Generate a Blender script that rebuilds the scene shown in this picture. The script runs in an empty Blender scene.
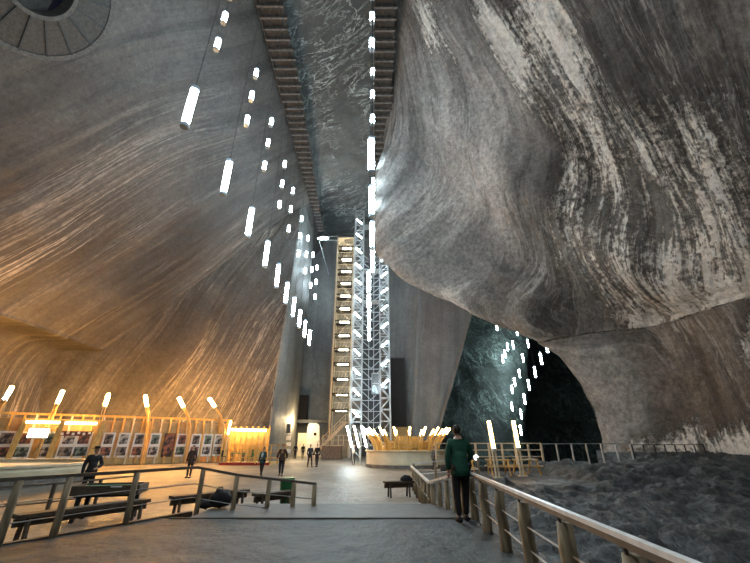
import bpy, math, random
from mathutils import Vector, noise, Matrix
random.seed(7)
SC = bpy.context.scene
COL = SC.collection
PI = math.pi

# ------------------------------------------------------------------ camera numbers
F = 366.0
PITCH = math.atan(161.5 / F)
SP, CP = math.sin(PITCH), math.cos(PITCH)
EYE = 1.45
def ray(x, y):
    a = (x - 375) / F; d = (281.5 - y) / F
    return a, CP - d * SP, SP + d * CP
def W(px, py, Y):                      # a point at distance Y down the hall
    a, f, u = ray(px, py); t = Y / f
    return Vector((a * t, Y, EYE + u * t))
def G(px, py, z):                      # a point on a level surface
    a, f, u = ray(px, py); t = (z - EYE) / u
    return Vector((a * t, f * t, z))
def HP(px, py, A, B):                  # a point on an upright plane through A and B
    a, f, u = ray(px, py)
    dx, dy = B[0] - A[0], B[1] - A[1]
    t = (A[0] * dy - A[1] * dx) / (a * dy - f * dx)
    return Vector((a * t, f * t, EYE + u * t))

# ------------------------------------------------------------------ tagging
def tag(o, label=None, cat=None, group=None, kind=None):
    if label: o['label'] = label
    if cat: o['category'] = cat
    if group: o['group'] = group
    if kind: o['kind'] = kind
    return o
def thing(name, label, cat, loc=(0, 0, 0), rz=0, group=None):
    o = bpy.data.objects.new(name, None); COL.objects.link(o)
    o.location = loc; o.rotation_euler = (0, 0, rz); o.empty_display_size = .2
    return tag(o, label, cat, group)
def copy_tree(o, parent=None):
    c = o.copy(); COL.objects.link(c)
    c.parent = parent
    for ch in list(o.children):
        copy_tree(ch, c)
    return c
def wpos(o):
    p = Vector((0, 0, 0))
    while o:
        p += Vector(o.location); o = o.parent
    return p

# ------------------------------------------------------------------ mesh builder
class MB:
    def __init__(s): s.v = []; s.f = []
    def add(s, vs, fs):
        n = len(s.v); s.v += [tuple(v) for v in vs]; s.f += [tuple(i + n for i in f) for f in fs]; return s
    def box(s, c, d, rz=0, M=None):
        hx, hy, hz = d[0] / 2, d[1] / 2, d[2] / 2
        vs = [Vector((x * hx, y * hy, z * hz)) for x in (-1, 1) for y in (-1, 1) for z in (-1, 1)]
        R = M if M else Matrix.Rotation(rz, 3, 'Z')
        vs = [R @ v + Vector(c) for v in vs]
        return s.add(vs, [(0, 1, 3, 2), (4, 6, 7, 5), (0, 4, 5, 1), (2, 3, 7, 6), (0, 2, 6, 4), (1, 5, 7, 3)])
    def bar(s, p, q, w, h, up=(0, 0, 1)):
        p, q = Vector(p), Vector(q); d = (q - p)
        if d.length < 1e-6: return s
        dn = d.normalized(); u = Vector(up)
        if abs(dn.dot(u)) > .98: u = Vector((0, 1, 0))
        x = dn.cross(u).normalized(); y = x.cross(dn)
        M = Matrix((x, dn, y)).transposed()
        return s.box((p + q) / 2, (w, d.length, h), M=M)
    def tube(s, pts, rad, n=8, cap=True):
        pts = [Vector(p) for p in pts]
        if not isinstance(rad, (list, tuple)): rad = [rad] * len(pts)
        vs = []; fs = []; ref = None
        for i, p in enumerate(pts):
            a = pts[max(i - 1, 0)]; b = pts[min(i + 1, len(pts) - 1)]
            d = (b - a).normalized()
            if ref is None:
                ref = Vector((0, 0, 1)) if abs(d.z) < .9 else Vector((1, 0, 0))
            x = d.cross(ref).normalized(); ref = x.cross(d).normalized()
            r = rad[i]; rx, ry = (r if isinstance(r, tuple) else (r, r))
            for k in range(n):
                t = 2 * PI * k / n
                vs.append(p + x * math.cos(t) * rx + ref * math.sin(t) * ry)
        for i in range(len(pts) - 1):
            for k in range(n):
                a = i * n + k; b = i * n + (k + 1) % n
                fs.append((a, b, b + n, a + n))
        if cap:
            fs.append(tuple(range(n - 1, -1, -1))); m = (len(pts) - 1) * n
            fs.append(tuple(m + k for k in range(n)))
        return s.add(vs, fs)
    def ball(s, c, r, nu=12, nv=8, fn=None):
        c = Vector(c)
        if not isinstance(r, (tuple, list)): r = (r, r, r)
        vs = []; fs = []
        for j in range(1, nv):
            ph = PI * j / nv
            for i in range(nu):
                t = 2 * PI * i / nu
                p = Vector((math.sin(ph) * math.cos(t), math.sin(ph) * math.sin(t), math.cos(ph)))
                if fn: p = fn(p)
                vs.append(c + Vector((p.x * r[0], p.y * r[1], p.z * r[2])))
        top = len(vs); vs.append(c + Vector((0, 0, r[2]))); bot = len(vs); vs.append(c - Vector((0, 0, r[2])))
        for j in range(nv - 2):
            for i in range(nu):
                a = j * nu + i; b = j * nu + (i + 1) % nu
                fs.append((a, a + nu, b + nu, b))
        for i in range(nu):
            fs.append((top, i, (i + 1) % nu)); m = (nv - 2) * nu
            fs.append((bot, m + (i + 1) % nu, m + i))
        return s.add(vs, fs)
    def ring(s, c, prof, n=48, a0=0, a1=2 * PI):           # prof: closed list of (r, z)
        c = Vector(c); vs = []; fs = []; m = len(prof); full = abs(a1 - a0 - 2 * PI) < 1e-6
        k = n if full else n + 1
        for i in range(k):
            t = a0 + (a1 - a0) * i / n
            for r, z in prof: vs.append(c + Vector((r * math.cos(t), r * math.sin(t), z)))
        for i in range(n):
            i2 = (i + 1) % k
            for j in range(m):
                j2 = (j + 1) % m
                fs.append((i * m + j, i2 * m + j, i2 * m + j2, i * m + j2))
        if not full:
            fs.append(tuple(range(m))); fs.append(tuple((k - 1) * m + j for j in range(m - 1, -1, -1)))
        return s.add(vs, fs)
    def build(s, name, mat, parent=None, smooth=False, local=False, bevel=0):
        me = bpy.data.meshes.new(name)
        off = Vector((0, 0, 0)) if (parent is None or local) else wpos(parent)
        me.from_pydata([tuple(Vector(v) - off) for v in s.v], [], s.f)
        import bmesh
        bm = bmesh.new(); bm.from_mesh(me); bmesh.ops.recalc_face_normals(bm, faces=bm.faces[:]); bm.to_mesh(me); bm.free()
        if smooth:
            for p in me.polygons: p.use_smooth = True
        me.materials.append(mat)
        o = bpy.data.objects.new(name, me); COL.objects.link(o)
        if parent: o.parent = parent
        if bevel:
            b = o.modifiers.new('b', 'BEVEL'); b.width = bevel; b.segments = 2
        return o

# ------------------------------------------------------------------ materials
def nt(name):
    m = bpy.data.materials.new(name); m.use_nodes = True
    t = m.node_tree; t.nodes.clear()
    out = t.nodes.new('ShaderNodeOutputMaterial')
    return m, t, out
def N(t, typ, **k):
    n = t.nodes.new(typ)
    for a, b in k.items():
        if a in n.inputs: n.inputs[a].default_value = b
        else: setattr(n, a, b)
    return n
def mth(t, op, a, b=None, c=None, clamp=False):
    n = t.nodes.new('ShaderNodeMath'); n.operation = op; n.use_clamp = clamp
    for i, v in enumerate((a, b, c)):
        if v is None: continue
        if isinstance(v, (int, float)): n.inputs[i].default_value = v
        else: t.links.new(v, n.inputs[i])
    return n.outputs[0]
def mixc(t, fac, a, b):
    n = t.nodes.new('ShaderNodeMix'); n.data_type = 'RGBA'
    for i, v in ((0, fac), (6, a), (7, b)):
        if isinstance(v, (int, float)): n.inputs[i].default_value = v
        elif isinstance(v, tuple): n.inputs[i].default_value = (*v, 1)
        else: t.links.new(v, n.inputs[i])
    return n.outputs[2]
def smooth(t, v, lo, hi):
    n = t.nodes.new('ShaderNodeMapRange'); n.interpolation_type = 'SMOOTHSTEP'
    n.inputs[1].default_value = lo; n.inputs[2].default_value = hi
    t.links.new(v, n.inputs[0]); return n.outputs[0]
def simple(name, col, rough=.6, metal=0, var=.25, scale=6, bump=.1, spec=.4, stretch=(1, 1, 1)):
    m, t, out = nt(name)
    b = N(t, 'ShaderNodeBsdfPrincipled'); b.inputs['Roughness'].default_value = rough
    b.inputs['Metallic'].default_value = metal; b.inputs['Specular IOR Level'].default_value = spec
    tc = N(t, 'ShaderNodeTexCoord'); mp = N(t, 'ShaderNodeMapping'); mp.inputs['Scale'].default_value = stretch
    t.links.new(tc.outputs['Object'], mp.inputs[0])
    n = N(t, 'ShaderNodeTexNoise'); n.inputs['Scale'].default_value = scale; n.inputs['Detail'].default_value = 5
    t.links.new(mp.outputs[0], n.inputs['Vector'])
    c = mixc(t, smooth(t, n.outputs[0], .3, .7), tuple(x * (1 - var) for x in col), tuple(min(1, x * (1 + var)) for x in col))
    t.links.new(c, b.inputs['Base Color'])
    if bump:
        bp = N(t, 'ShaderNodeBump'); bp.inputs['Strength'].default_value = bump; bp.inputs['Distance'].default_value = .02
        t.links.new(n.outputs[0], bp.inputs['Height']); t.links.new(bp.outputs[0], b.inputs['Normal'])
    t.links.new(b.outputs[0], out.inputs[0]); return m
def emit(name, col, st):
    m, t, out = nt(name)
    e = N(t, 'ShaderNodeEmission'); e.inputs[1].default_value = st; e.inputs[0].default_value = (*col, 1)
    t.links.new(e.outputs[0], out.inputs[0]); return m
def rock(name, dark, mid, salt, line=.6, lw=.018, su=1.5, sv=.06, patchlo=.42, speck=.5, bump=.6, warp=0.0, rough=.55, fine=.25, contr=.3, grain=.3):
    m, t, out = nt(name); L = t.links.new
    b = N(t, 'ShaderNodeBsdfPrincipled'); b.inputs['Roughness'].default_value = rough; b.inputs['Specular IOR Level'].default_value = .35
    tc = N(t, 'ShaderNodeTexCoord'); uv = N(t, 'ShaderNodeUVMap'); uv.uv_map = 'strata'
    at = N(t, 'ShaderNodeAttribute'); at.attribute_name = 'salt'
    vn = N(t, 'ShaderNodeAttribute'); vn.attribute_name = 'vein'
    pl = N(t, 'ShaderNodeAttribute'); pl.attribute_name = 'pale'
    def nz(vec, scl, det=6, rgh=.6, dist=0.0, mscale=None):
        if mscale:
            mp = N(t, 'ShaderNodeMapping'); mp.inputs['Scale'].default_value = mscale; L(vec, mp.inputs[0]); vec = mp.outputs[0]
        n = N(t, 'ShaderNodeTexNoise'); n.inputs['Scale'].default_value = scl; n.inputs['Detail'].default_value = det
        n.inputs['Roughness'].default_value = rgh; n.inputs['Distortion'].default_value = dist
        L(vec, n.inputs['Vector']); return n.outputs[0]
    U = uv.outputs[0]; O = tc.outputs['Object']
    big = nz(O, .09, 5, .6)
    med = nz(O, .6, 8, .7)
    sp = nz(O, 2.6, 12, .82)
    sa = nz(U, 1, 7, .6, warp, (su, sv, 1))
    sb = nz(U, 1, 6, .65, warp * .6, (su * 3.1, sv * 2.2, 1))
    pt = nz(U, 1, 4, .6, 0, (su * .18, sv * 1.0, 1))
    ln = mth(t, 'ABSOLUTE', mth(t, 'SUBTRACT', sa, .5)); l1 = mth(t, 'SUBTRACT', 1, smooth(t, ln, 0, lw))
    l2 = mth(t, 'SUBTRACT', 1, smooth(t, mth(t, 'ABSOLUTE', mth(t, 'SUBTRACT', sb, .52)), 0, lw * 1.4))
    pm = smooth(t, pt, patchlo, patchlo + .16)
    brk = smooth(t, med, .22, .44)
    lines = mth(t, 'MULTIPLY', mth(t, 'MULTIPLY', mth(t, 'MAXIMUM', l1, mth(t, 'MULTIPLY', l2, .6)), pm), brk)
    lines = mth(t, 'MULTIPLY', mth(t, 'MULTIPLY', lines, vn.outputs['Fac']), line)
    sp2 = nz(U, 1, 10, .78, .2, (su * 4.2, sv * 3.0, 1))
    crust = mth(t, 'ADD', mth(t, 'MULTIPLY', sp, .45), mth(t, 'MULTIPLY', sp2, .65))
    crust = mth(t, 'ADD', crust, mth(t, 'MULTIPLY', at.outputs['Fac'], .20))
    cm = mth(t, 'MULTIPLY', smooth(t, crust, .63, .73), speck)
    c = mixc(t, smooth(t, big, .35, .65), dark, mid)
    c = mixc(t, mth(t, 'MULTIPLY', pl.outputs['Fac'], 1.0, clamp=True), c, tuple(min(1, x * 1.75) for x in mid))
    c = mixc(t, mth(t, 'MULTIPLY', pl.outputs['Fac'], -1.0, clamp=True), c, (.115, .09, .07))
    tone = mth(t, 'ADD', 1 - contr * .5, mth(t, 'MULTIPLY', smooth(t, sa, .36, .64), contr))
    tone = mth(t, 'MULTIPLY', tone, mth(t, 'ADD', 1 - grain * .5, mth(t, 'MULTIPLY', smooth(t, sp, .35, .65), grain)))
    tone = mth(t, 'MULTIPLY', tone, mth(t, 'ADD', .72, mth(t, 'MULTIPLY', med, .56)))
    tone = mth(t, 'MULTIPLY', tone, mth(t, 'ADD', 1 - fine * .5, mth(t, 'MULTIPLY', sb, fine)))
    cc = N(t, 'ShaderNodeVectorMath'); cc.operation = 'SCALE'; L(c, cc.inputs[0]); L(tone, cc.inputs['Scale'])
    sc = N(t, 'ShaderNodeVectorMath'); sc.operation = 'SCALE'; sc.inputs[0].default_value = salt; L(mth(t, 'ADD', .65, mth(t, 'MULTIPLY', smooth(t, sp, .35, .68), .6)), sc.inputs['Scale'])
    c = mixc(t, mth(t, 'MAXIMUM', lines, cm, clamp=True), cc.outputs[0], sc.outputs[0])
    L(c, b.inputs['Base Color'])
    h = mth(t, 'ADD', mth(t, 'MULTIPLY', sa, 1.0), mth(t, 'MULTIPLY', med, .6))
    h = mth(t, 'ADD', h, mth(t, 'ADD', mth(t, 'MULTIPLY', sb, .45), mth(t, 'MULTIPLY', cm, .25)))
    bp = N(t, 'ShaderNodeBump'); bp.inputs['Strength'].default_value = bump; bp.inputs['Distance'].default_value = .5
    L(h, bp.inputs['Height']); L(bp.outputs[0], b.inputs['Normal'])
    L(b.outputs[0], out.inputs[0]); return m

SALT = (.62, .62, .58)
M_RL = rock('rock_left', (.078, .076, .074), (.13, .127, .122), (.55, .51, .45), line=.9, su=.42, sv=.014, patchlo=.42, speck=.25, lw=.016, fine=.15, bump=.7, contr=.3, grain=.45)
M_RB = rock('rock_buttress', (.07, .067, .063), (.12, .115, .107), (.50, .46, .40), line=.8, su=.6, sv=.025, patchlo=.42, speck=.25, lw=.016, fine=.2, bump=.7, contr=.3, grain=.45)  # slightly darker than the left rock: its weaker light put into the colour
M_RR = rock('rock_right', (.056, .055, .053), (.21, .207, .20), (.74, .73, .69), line=.8, su=.62, sv=.05, patchlo=.42, speck=.95, bump=1.0, fine=.35, lw=.022, contr=.8, grain=.85)
M_RC = rock('rock_ceiling', (.06, .072, .075), (.12, .137, .14), (.5, .58, .58), line=.95, su=.32, sv=.10, patchlo=.44, speck=.05, warp=1.0, lw=.016, bump=.6, fine=.15)
M_RW = rock('rock_back', (.15, .15, .15), (.21, .215, .21), (.36, .36, .35), line=.3, su=.5, sv=.05, patchlo=.5, speck=.15, bump=.3)
M_RT = rock('rock_far', (.018, .026, .022), (.045, .06, .052), (.22, .30, .26), line=.9, su=.17, sv=.12, patchlo=.38, speck=.2, warp=2.6, lw=.02)
M_RET = rock('rock_return', (.19, .195, .19), (.27, .275, .265), (.4, .4, .39), line=.4, su=.5, sv=.05, patchlo=.5, speck=.2, bump=.4)  # paler than the rock beside it: lamp light on this face put into colour
M_RUB = rock('rubble', (.035, .036, .038), (.10, .099, .094), (.26, .26, .25), line=.15, su=1.2, sv=.8, patchlo=.5, speck=.35, bump=.9, rough=.6, grain=.8, contr=.5)
M_FLOOR = rock('salt_floor', (.13, .115, .095), (.24, .215, .18), (.42, .39, .34), line=.12, su=.6, sv=.4, patchlo=.5, speck=.2, bump=.35, rough=.5, grain=.5)
M_PLAT = rock('platform_floor', (.024, .025, .024), (.05, .051, .048), (.30, .29, .26), line=.1, su=1.2, sv=.9, patchlo=.55, speck=.25, bump=.3, rough=.6, grain=.5)
M_SLAB = simple('worn_slab', (.095, .093, .085), .6, var=.15, scale=3)
M_WOODD = simple('dark_wood', (.075, .055, .038), .65, var=.35, scale=5, stretch=(1, 1, 6))
M_GAL = simple('gallery_wood', (.055, .05, .045), .75, var=.35, scale=3)
M_GALB = simple('gallery_beam', (.15, .14, .13), .7, var=.3, scale=3)
M_LOG = simple('log_wood', (.27, .215, .135), .7, var=.4, scale=4, stretch=(3, 3, .6), bump=.4)
M_PALE = simple('pale_wood', (.55, .47, .34), .55, var=.15, scale=4)
M_RAILM = simple('worn_steel_rail', (.74, .73, .70), .4, metal=0, var=.15)
M_RAILD = simple('dark_rail', (.10, .085, .07), .5, var=.25)
M_CABLE = simple('steel_cable', (.30, .30, .29), .5, metal=.3, var=.05, bump=0)
M_YEL = simple('honey_wood', (.55, .33, .09), .5, var=.2, scale=3, stretch=(2, 2, .5))
M_YEL2 = simple('honey_wood_pale', (.50, .34, .14), .5, var=.15, scale=2)
M_STEEL = simple('galvanised_steel', (.52, .56, .58), .4, metal=.5, var=.12, bump=0)
M_DARKST = simple('dark_steel', (.05, .055, .06), .5, metal=.4, var=.2, bump=0)
M_BEIGE = simple('beige_concrete', (.22, .20, .165), .75, var=.15, scale=1)
M_CREAM = simple('cream_plaster', (.72, .64, .46), .6, var=.1, scale=1.2)
M_WHITE = simple('white_paint', (.75, .73, .68), .5, var=.06)
M_GREEN = simple('green_baize', (.07, .22, .12), .8, var=.1, scale=30)
M_BIN = simple('green_plastic', (.02, .14, .05), .4, var=.1)
M_BLACK = simple('black_cloth', (.012, .012, .014), .8, var=.3, scale=20)
M_BRICK = simple('brown_brick', (.20, .13, .09), .8, var=.35, scale=5)
M_RED = simple('red_carpet', (.35, .04, .03), .8)
M_VOID = simple('dark_recess', (.018, .015, .015), .9, bump=0)
M_PHOTO = None
E_COOL = emit('cool_tube_light', (.74, .91, 1.0), 88)
E_HIGH = emit('high_tube_light', (.74, .91, 1.0), 42)
E_COOLW = emit('cool_tower_light', (.74, .91, 1.0), 28)
E_WARM = emit('warm_tube_light', (1.0, .44, .085), 520)
E_STAGE = emit('stage_tube_light', (1.0, .58, .2), 26)
E_STAGEW = emit('stage_white_light', (1.0, .85, .6), 30)
E_WARMW = emit('warm_white_light', (1.0, .58, .20), 75)
E_STAIR = emit('stair_light', (1.0, .88, .62), 16)
E_SCREEN = emit('screen_light', (1.0, .93, .80), 12)
M_CAP = simple('lamp_cap', (.45, .55, .65), .3, metal=.3, bump=0)

# ------------------------------------------------------------------ rock surfaces
def cr(p0, p1, p2, p3, t):
    return .5 * ((2 * p1) + (-p0 + p2) * t + (2 * p0 - 5 * p1 + 4 * p2 - p3) * t * t + (-p0 + 3 * p1 - 3 * p2 + p3) * t ** 3)
def resample(row, n):
    m = len(row) - 1; out = []
    for i in range(n + 1):
        s = i / n * m; k = min(int(s), m - 1); t = s - k
        out.append(cr(row[max(k - 1, 0)], row[k], row[k + 1], row[min(k + 2, m)], t))
    return out
def fbm(p, o=4):
    return noise.fractal(p, 1.0, 2.1, o)
def ledges(p, u):
    if p.z < 10.9 or p.y > 35: return 0
    f = u / 2.9 + .35 * noise.noise(Vector((p.x * .12, p.y * .12, p.z * .12))) + .2
    k = f - math.floor(f); tri = k / .8 if k < .8 else (1 - k) / .2
    return .75 * (tri - .5) * sstep(u, 15.5, 12.5) * sstep(p.z, 11, 14) * (.55 + .45 * noise.noise(Vector((u * .4, p.z * .1, 6))))
def surf(name, rows, nu, nv, mat, uvf, saltf=None, veinf=None, palef=None, amp=.4, fr=.12, ridge=0, flip=False, edge=False):
    rows = [resample([Vector(p) for p in r], nv) for r in rows]
    cols = [resample([rows[i][j] for i in range(len(rows))], nu) for j in range(nv + 1)]
    P = [[cols[j][i] for j in range(nv + 1)] for i in range(nu + 1)]
    verts = []; uvs = []; salts = []; veins = []; pales = []
    for i in range(nu + 1):
        for j in range(nv + 1):
            p = P[i][j]
            a = P[min(i + 1, nu)][j] - P[max(i - 1, 0)][j]; b = P[i][min(j + 1, nv)] - P[i][max(j - 1, 0)]
            n = a.cross(b)
            n = n.normalized() if n.length > 1e-9 else Vector((0, 0, 1))
            u, v = uvf(p)
            d = amp * fbm(p * fr, 4) + amp * .25 * fbm(p * fr * 6, 3)
            if ridge: d += ridge * noise.noise(Vector((u * .45, v * .05, 3.3))) + ridge * .5 * noise.noise(Vector((u * 1.3, v * .1, 9.1)))
            if name == 'wall_right': d += ledges(p, u)
            q = p + n * d
            verts.append(q); uvs.append((u, v)); salts.append(saltf(q) if saltf else 0); veins.append(veinf(q, u) if veinf else 1); pales.append(palef(q) if palef else 0)
    faces = []
    for i in range(nu):
        for j in range(nv):
            a = i * (nv + 1) + j
            f = (a, a + 1, a + nv + 2, a + nv + 1)
            faces.append(f[::-1] if flip else f)
    me = bpy.data.meshes.new(name); me.from_pydata([tuple(v) for v in verts], [], faces)
    ul = me.uv_layers.new(name='strata')
    for lp in me.loops: ul.data[lp.index].uv = uvs[lp.vertex_index]
    at = me.attributes.new('salt', 'FLOAT', 'POINT'); at.data.foreach_set('value', salts)
    at = me.attributes.new('vein', 'FLOAT', 'POINT'); at.data.foreach_set('value', veins)
    at = me.attributes.new('pale', 'FLOAT', 'POINT'); at.data.foreach_set('value', pales)
    for p in me.polygons: p.use_smooth = True
    me.materials.append(mat)
    o = bpy.data.objects.new(name, me); COL.objects.link(o); o['kind'] = 'structure'
    return o
def bump1(x, c, w):
    return max(0.0, 1 - abs(x - c) / w)
def sstep(x, a, b):
    t = max(0.0, min(1.0, (x - a) / (b - a))); return t * t * (3 - 2 * t)

# left slope and the recessed wall under its lip
rows = []
for Y in (-14, 0, 12, 22, 32, 40, 48, 58, 70):
    k = 1 if Y < 60 else .9
    prof = [(-11.0, 42.5), (-11.6, 39.5), (-15.2, 34.9), (-19.4, 29.5), (-23.6, 24.0), (-28.0, 18.4), (-32.0, 13.3), (-32.9, 12.1), (-33.3, 11.7), (-36.9, 11.2), (-37.6, 8), (-36.4, 3), (-36.0, -1.5)]
    rows.append([(x, Y, z) for x, z in prof])
def uvL(p):
    return (p.y - .32 * p.z + 1.6 * noise.noise(Vector((p.y * .05, p.z * .08, 0))), p.z * 1.27)
surf('wall_left', rows, 260, 150, M_RL, uvL, lambda p: .25 * bump1(p.z, 12.3, 1.2), lambda p, u: .08 + .92 * sstep(u, 12, 21) * sstep(p.z, 38, 26), amp=.35, fr=.07, ridge=.35)

# end face of the left side, meeting the slope, with its narrow return to the back
def endrows(pts):
    rows = []
    for (x, y) in pts:
        r = []
        for z in (-1.5, 3, 8, 14, 20, 26, 32, 38, 43):
            off = 0
            if x > -14.5: off = (.5 * sstep(z, 30, 2) * (-1) + .7 * sstep(z, 8, 34)) * (1 if y < 54 else .2)
            r.append((x + off, y, z))
        rows.append(r)
    return rows
def uvB(p):
    return (p.x - .37 * p.z + .8 * noise.noise(Vector((p.x * .1, p.z * .08, 5))), p.z)
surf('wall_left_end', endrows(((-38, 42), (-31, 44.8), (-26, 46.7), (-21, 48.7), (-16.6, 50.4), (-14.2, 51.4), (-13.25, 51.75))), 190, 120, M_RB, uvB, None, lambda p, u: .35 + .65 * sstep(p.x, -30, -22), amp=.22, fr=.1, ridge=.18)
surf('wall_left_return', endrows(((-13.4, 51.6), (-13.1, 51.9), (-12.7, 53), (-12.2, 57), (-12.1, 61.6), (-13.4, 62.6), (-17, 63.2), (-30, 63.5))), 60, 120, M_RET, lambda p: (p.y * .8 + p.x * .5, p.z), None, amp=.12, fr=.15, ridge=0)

# right slope, its overhanging nose and the wall under the crease
plain = [(2, 43), (4.4, 37.3), (8.1, 32.9), (12, 28.5), (16, 24), (20, 19.3), (25.2, 12.6), (26.1, 11.5), (26.6, 10.8), (26.9, 8), (27, 4), (27.1, -2.5)]
s30 = [(2, 43), (2.9, 37.3), (4.6, 32), (7, 27), (10.5, 22), (15.5, 17.3), (21.6, 12.9), (23.9, 11.4), (24.6, 10.6), (25, 7.5), (25.2, 4), (25.3, -2.5)]
s36 = [(1.9, 43), (1.3, 37.7), (.4, 31), (.35, 24.7), (2.4, 18.7), (9.9, 14.5), (17.6, 10.5), (19.0, 8.6), (19.7, 6.8), (20.3, 4.6), (20.7, 2.2), (21.0, -2.5)]
s38 = [(2.0, 43), (1.5, 37.7), (.7, 31), (.9, 25.2), (3.2, 19.8), (10.4, 15.8), (18.2, 11.6), (20.0, 9.4), (20.7, 7.2), (21.3, 4.6), (21.7, 2.2), (21.9, -2.5)]
s44 = [(2.5, 43), (2.8, 38.5), (3.2, 33), (4.5, 28), (8, 24), (14, 20), (22, 16), (25, 12.5), (26, 9), (27, 5), (27.5, 2), (28, -2.5)]
s60 = [(6, 43), (8, 40), (11, 37), (14, 34), (18, 31), (24, 28), (34, 24), (42, 18), (45, 12), (47, 6), (48, 2), (48, -14)]
rows = [[(x, Y, z) for x, z in prof] for Y, prof in ((-14, plain), (-2, plain), (8, plain), (16, plain), (23, plain))]
rows.append([(x - .5 * (i in (4, 5, 6)), 27, z) for i, (x, z) in enumerate([((a[0] * .5 + b[0] * .5), (a[1] * .5 + b[1] * .5)) for a, b in zip(plain, s30)])])
rows += [[(x, 31.3, z) for x, z in s30], [(x, 35.6, z) for x, z in s36], [(x, 37.6, z) for x, z in s38], [(x, 44, z) for x, z in s44], [(x, 60, z) for x, z in s60]]
def uvR(p):
    s = (40 - p.z) * 1.317
    u = p.y - .58 * s; v = s + .58 * p.y
    nose = sstep(p.y, 29, 34)
    if p.z < 10.9: u, v = p.y * .9 + p.x * .5, p.z * 1.3
    w = noise.noise(Vector((p.x * .09, p.y * .09, p.z * .09)))
    nb = nose * sstep(p.z, 24, 19) * sstep(p.z, 11, 14)
    return (u + .5 * w + nb * 2.0 * noise.noise(Vector((p.x * .13, 2, p.z * .13))), v + nb * 3 * w)
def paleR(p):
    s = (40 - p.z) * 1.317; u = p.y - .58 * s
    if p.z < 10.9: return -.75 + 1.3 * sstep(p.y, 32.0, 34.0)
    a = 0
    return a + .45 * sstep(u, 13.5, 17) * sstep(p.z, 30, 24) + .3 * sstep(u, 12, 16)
def veinR(p, u):
    if p.z < 10.9: return .55 * sstep(p.y, 34, 31)
    return .45 * sstep(p.y, 30, 33) * sstep(p.z, 13, 16) + .35
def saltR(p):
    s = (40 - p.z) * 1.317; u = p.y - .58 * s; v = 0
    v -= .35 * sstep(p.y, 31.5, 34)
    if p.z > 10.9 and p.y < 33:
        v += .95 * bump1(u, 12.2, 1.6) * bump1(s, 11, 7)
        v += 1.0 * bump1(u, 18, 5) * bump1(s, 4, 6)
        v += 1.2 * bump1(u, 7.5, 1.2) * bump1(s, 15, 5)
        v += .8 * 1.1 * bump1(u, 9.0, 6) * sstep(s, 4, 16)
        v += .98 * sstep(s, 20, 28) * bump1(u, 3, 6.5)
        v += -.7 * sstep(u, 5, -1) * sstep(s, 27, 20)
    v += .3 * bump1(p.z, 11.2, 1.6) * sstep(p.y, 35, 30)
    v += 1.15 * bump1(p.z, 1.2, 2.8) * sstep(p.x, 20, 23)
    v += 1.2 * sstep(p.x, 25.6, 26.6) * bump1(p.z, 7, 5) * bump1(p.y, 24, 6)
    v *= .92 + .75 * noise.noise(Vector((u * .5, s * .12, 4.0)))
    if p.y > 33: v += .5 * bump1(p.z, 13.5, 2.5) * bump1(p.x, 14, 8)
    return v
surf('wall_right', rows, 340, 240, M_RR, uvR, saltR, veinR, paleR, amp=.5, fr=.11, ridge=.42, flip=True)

# ceiling, back wall, block beside the tower, far chamber, rear
rows = [[(x, Y, 42 + (0 if Y < 70 else -1)) for x in (-15, -9, -4, 1, 5, 9)] for Y in (-14, 5, 20, 35, 50, 65, 80)]
surf('ceiling', rows, 200, 60, M_RC, lambda p: (p.y * .9 + p.x * .5, p.x * 1.5), None, amp=.35, fr=.2, ridge=.5)
rows = [[(x, 69 + .0 * x, z) for z in (-1.5, 8, 18, 28, 38, 44)] for x in (-32, -20, -10, 0, 6)]
surf('wall_back', rows, 100, 90, M_RW, lambda p: (p.x, p.z), None, amp=.25, fr=.08)
rows = []
for i, (x0, x1, y) in enumerate(((1.4, 1.4, 70), (1.6, 1.6, 60), (2.4, 2.4, 58.8), (4.6, 6.3, 58.6), (5.2, 7.4, 57.4), (6.6, 10, 57), (7.9, 15.6, 57), (8.4, 16.4, 58.5), (8.9, 16.9, 76))):
    rows.append([(x0 + (x1 - x0) * max(0, z) / 22, y, z) for z in (-3, 3, 9, 16, 23, 30, 43)])
surf('wall_back_block', rows, 90, 90, M_RW, lambda p: (p.x * 1.3 - p.z * .1, p.z), lambda p: .25 * bump1(p.x - p.z * .16, 5.5, 2), amp=.15, fr=.12)
rows = []
for (x, y) in ((8, 80), (14, 76), (20, 73), (26, 73), (30, 78), (34, 92), (42, 108), (60, 112), (75, 100)):
    rows.append([(x + .25 * z * (x < 30), y, z) for z in (-16, -5, 5, 15, 25, 36)])
surf('wall_far', rows, 130, 90, M_RT, lambda p: (p.x + p.z * .4, p.z), None, amp=1.0, fr=.06, ridge=.3, flip=True)
rows = [[(x, Y, 33.5) for x in (3, 20, 40, 60, 80)] for Y in (44, 70, 95, 116)]
surf('ceiling_far', rows, 30, 30, M_RW, lambda p: (p.x, p.y), None, amp=.5)
rows = [[(x, Y, -14) for x in (4, 20, 40, 60, 80)] for Y in (22, 50, 80, 116)]
surf('floor_pit', rows, 30, 30, M_VOID, lambda p: (p.x, p.y), None, amp=.3)
rows = [[(x, -13, z) for z in (-2, 12, 28, 43)] for x in (-36, -15, 8, 29)]
surf('wall_rear', rows, 30, 30, M_RL, lambda p: (p.x, p.z), None, amp=.5)

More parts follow.
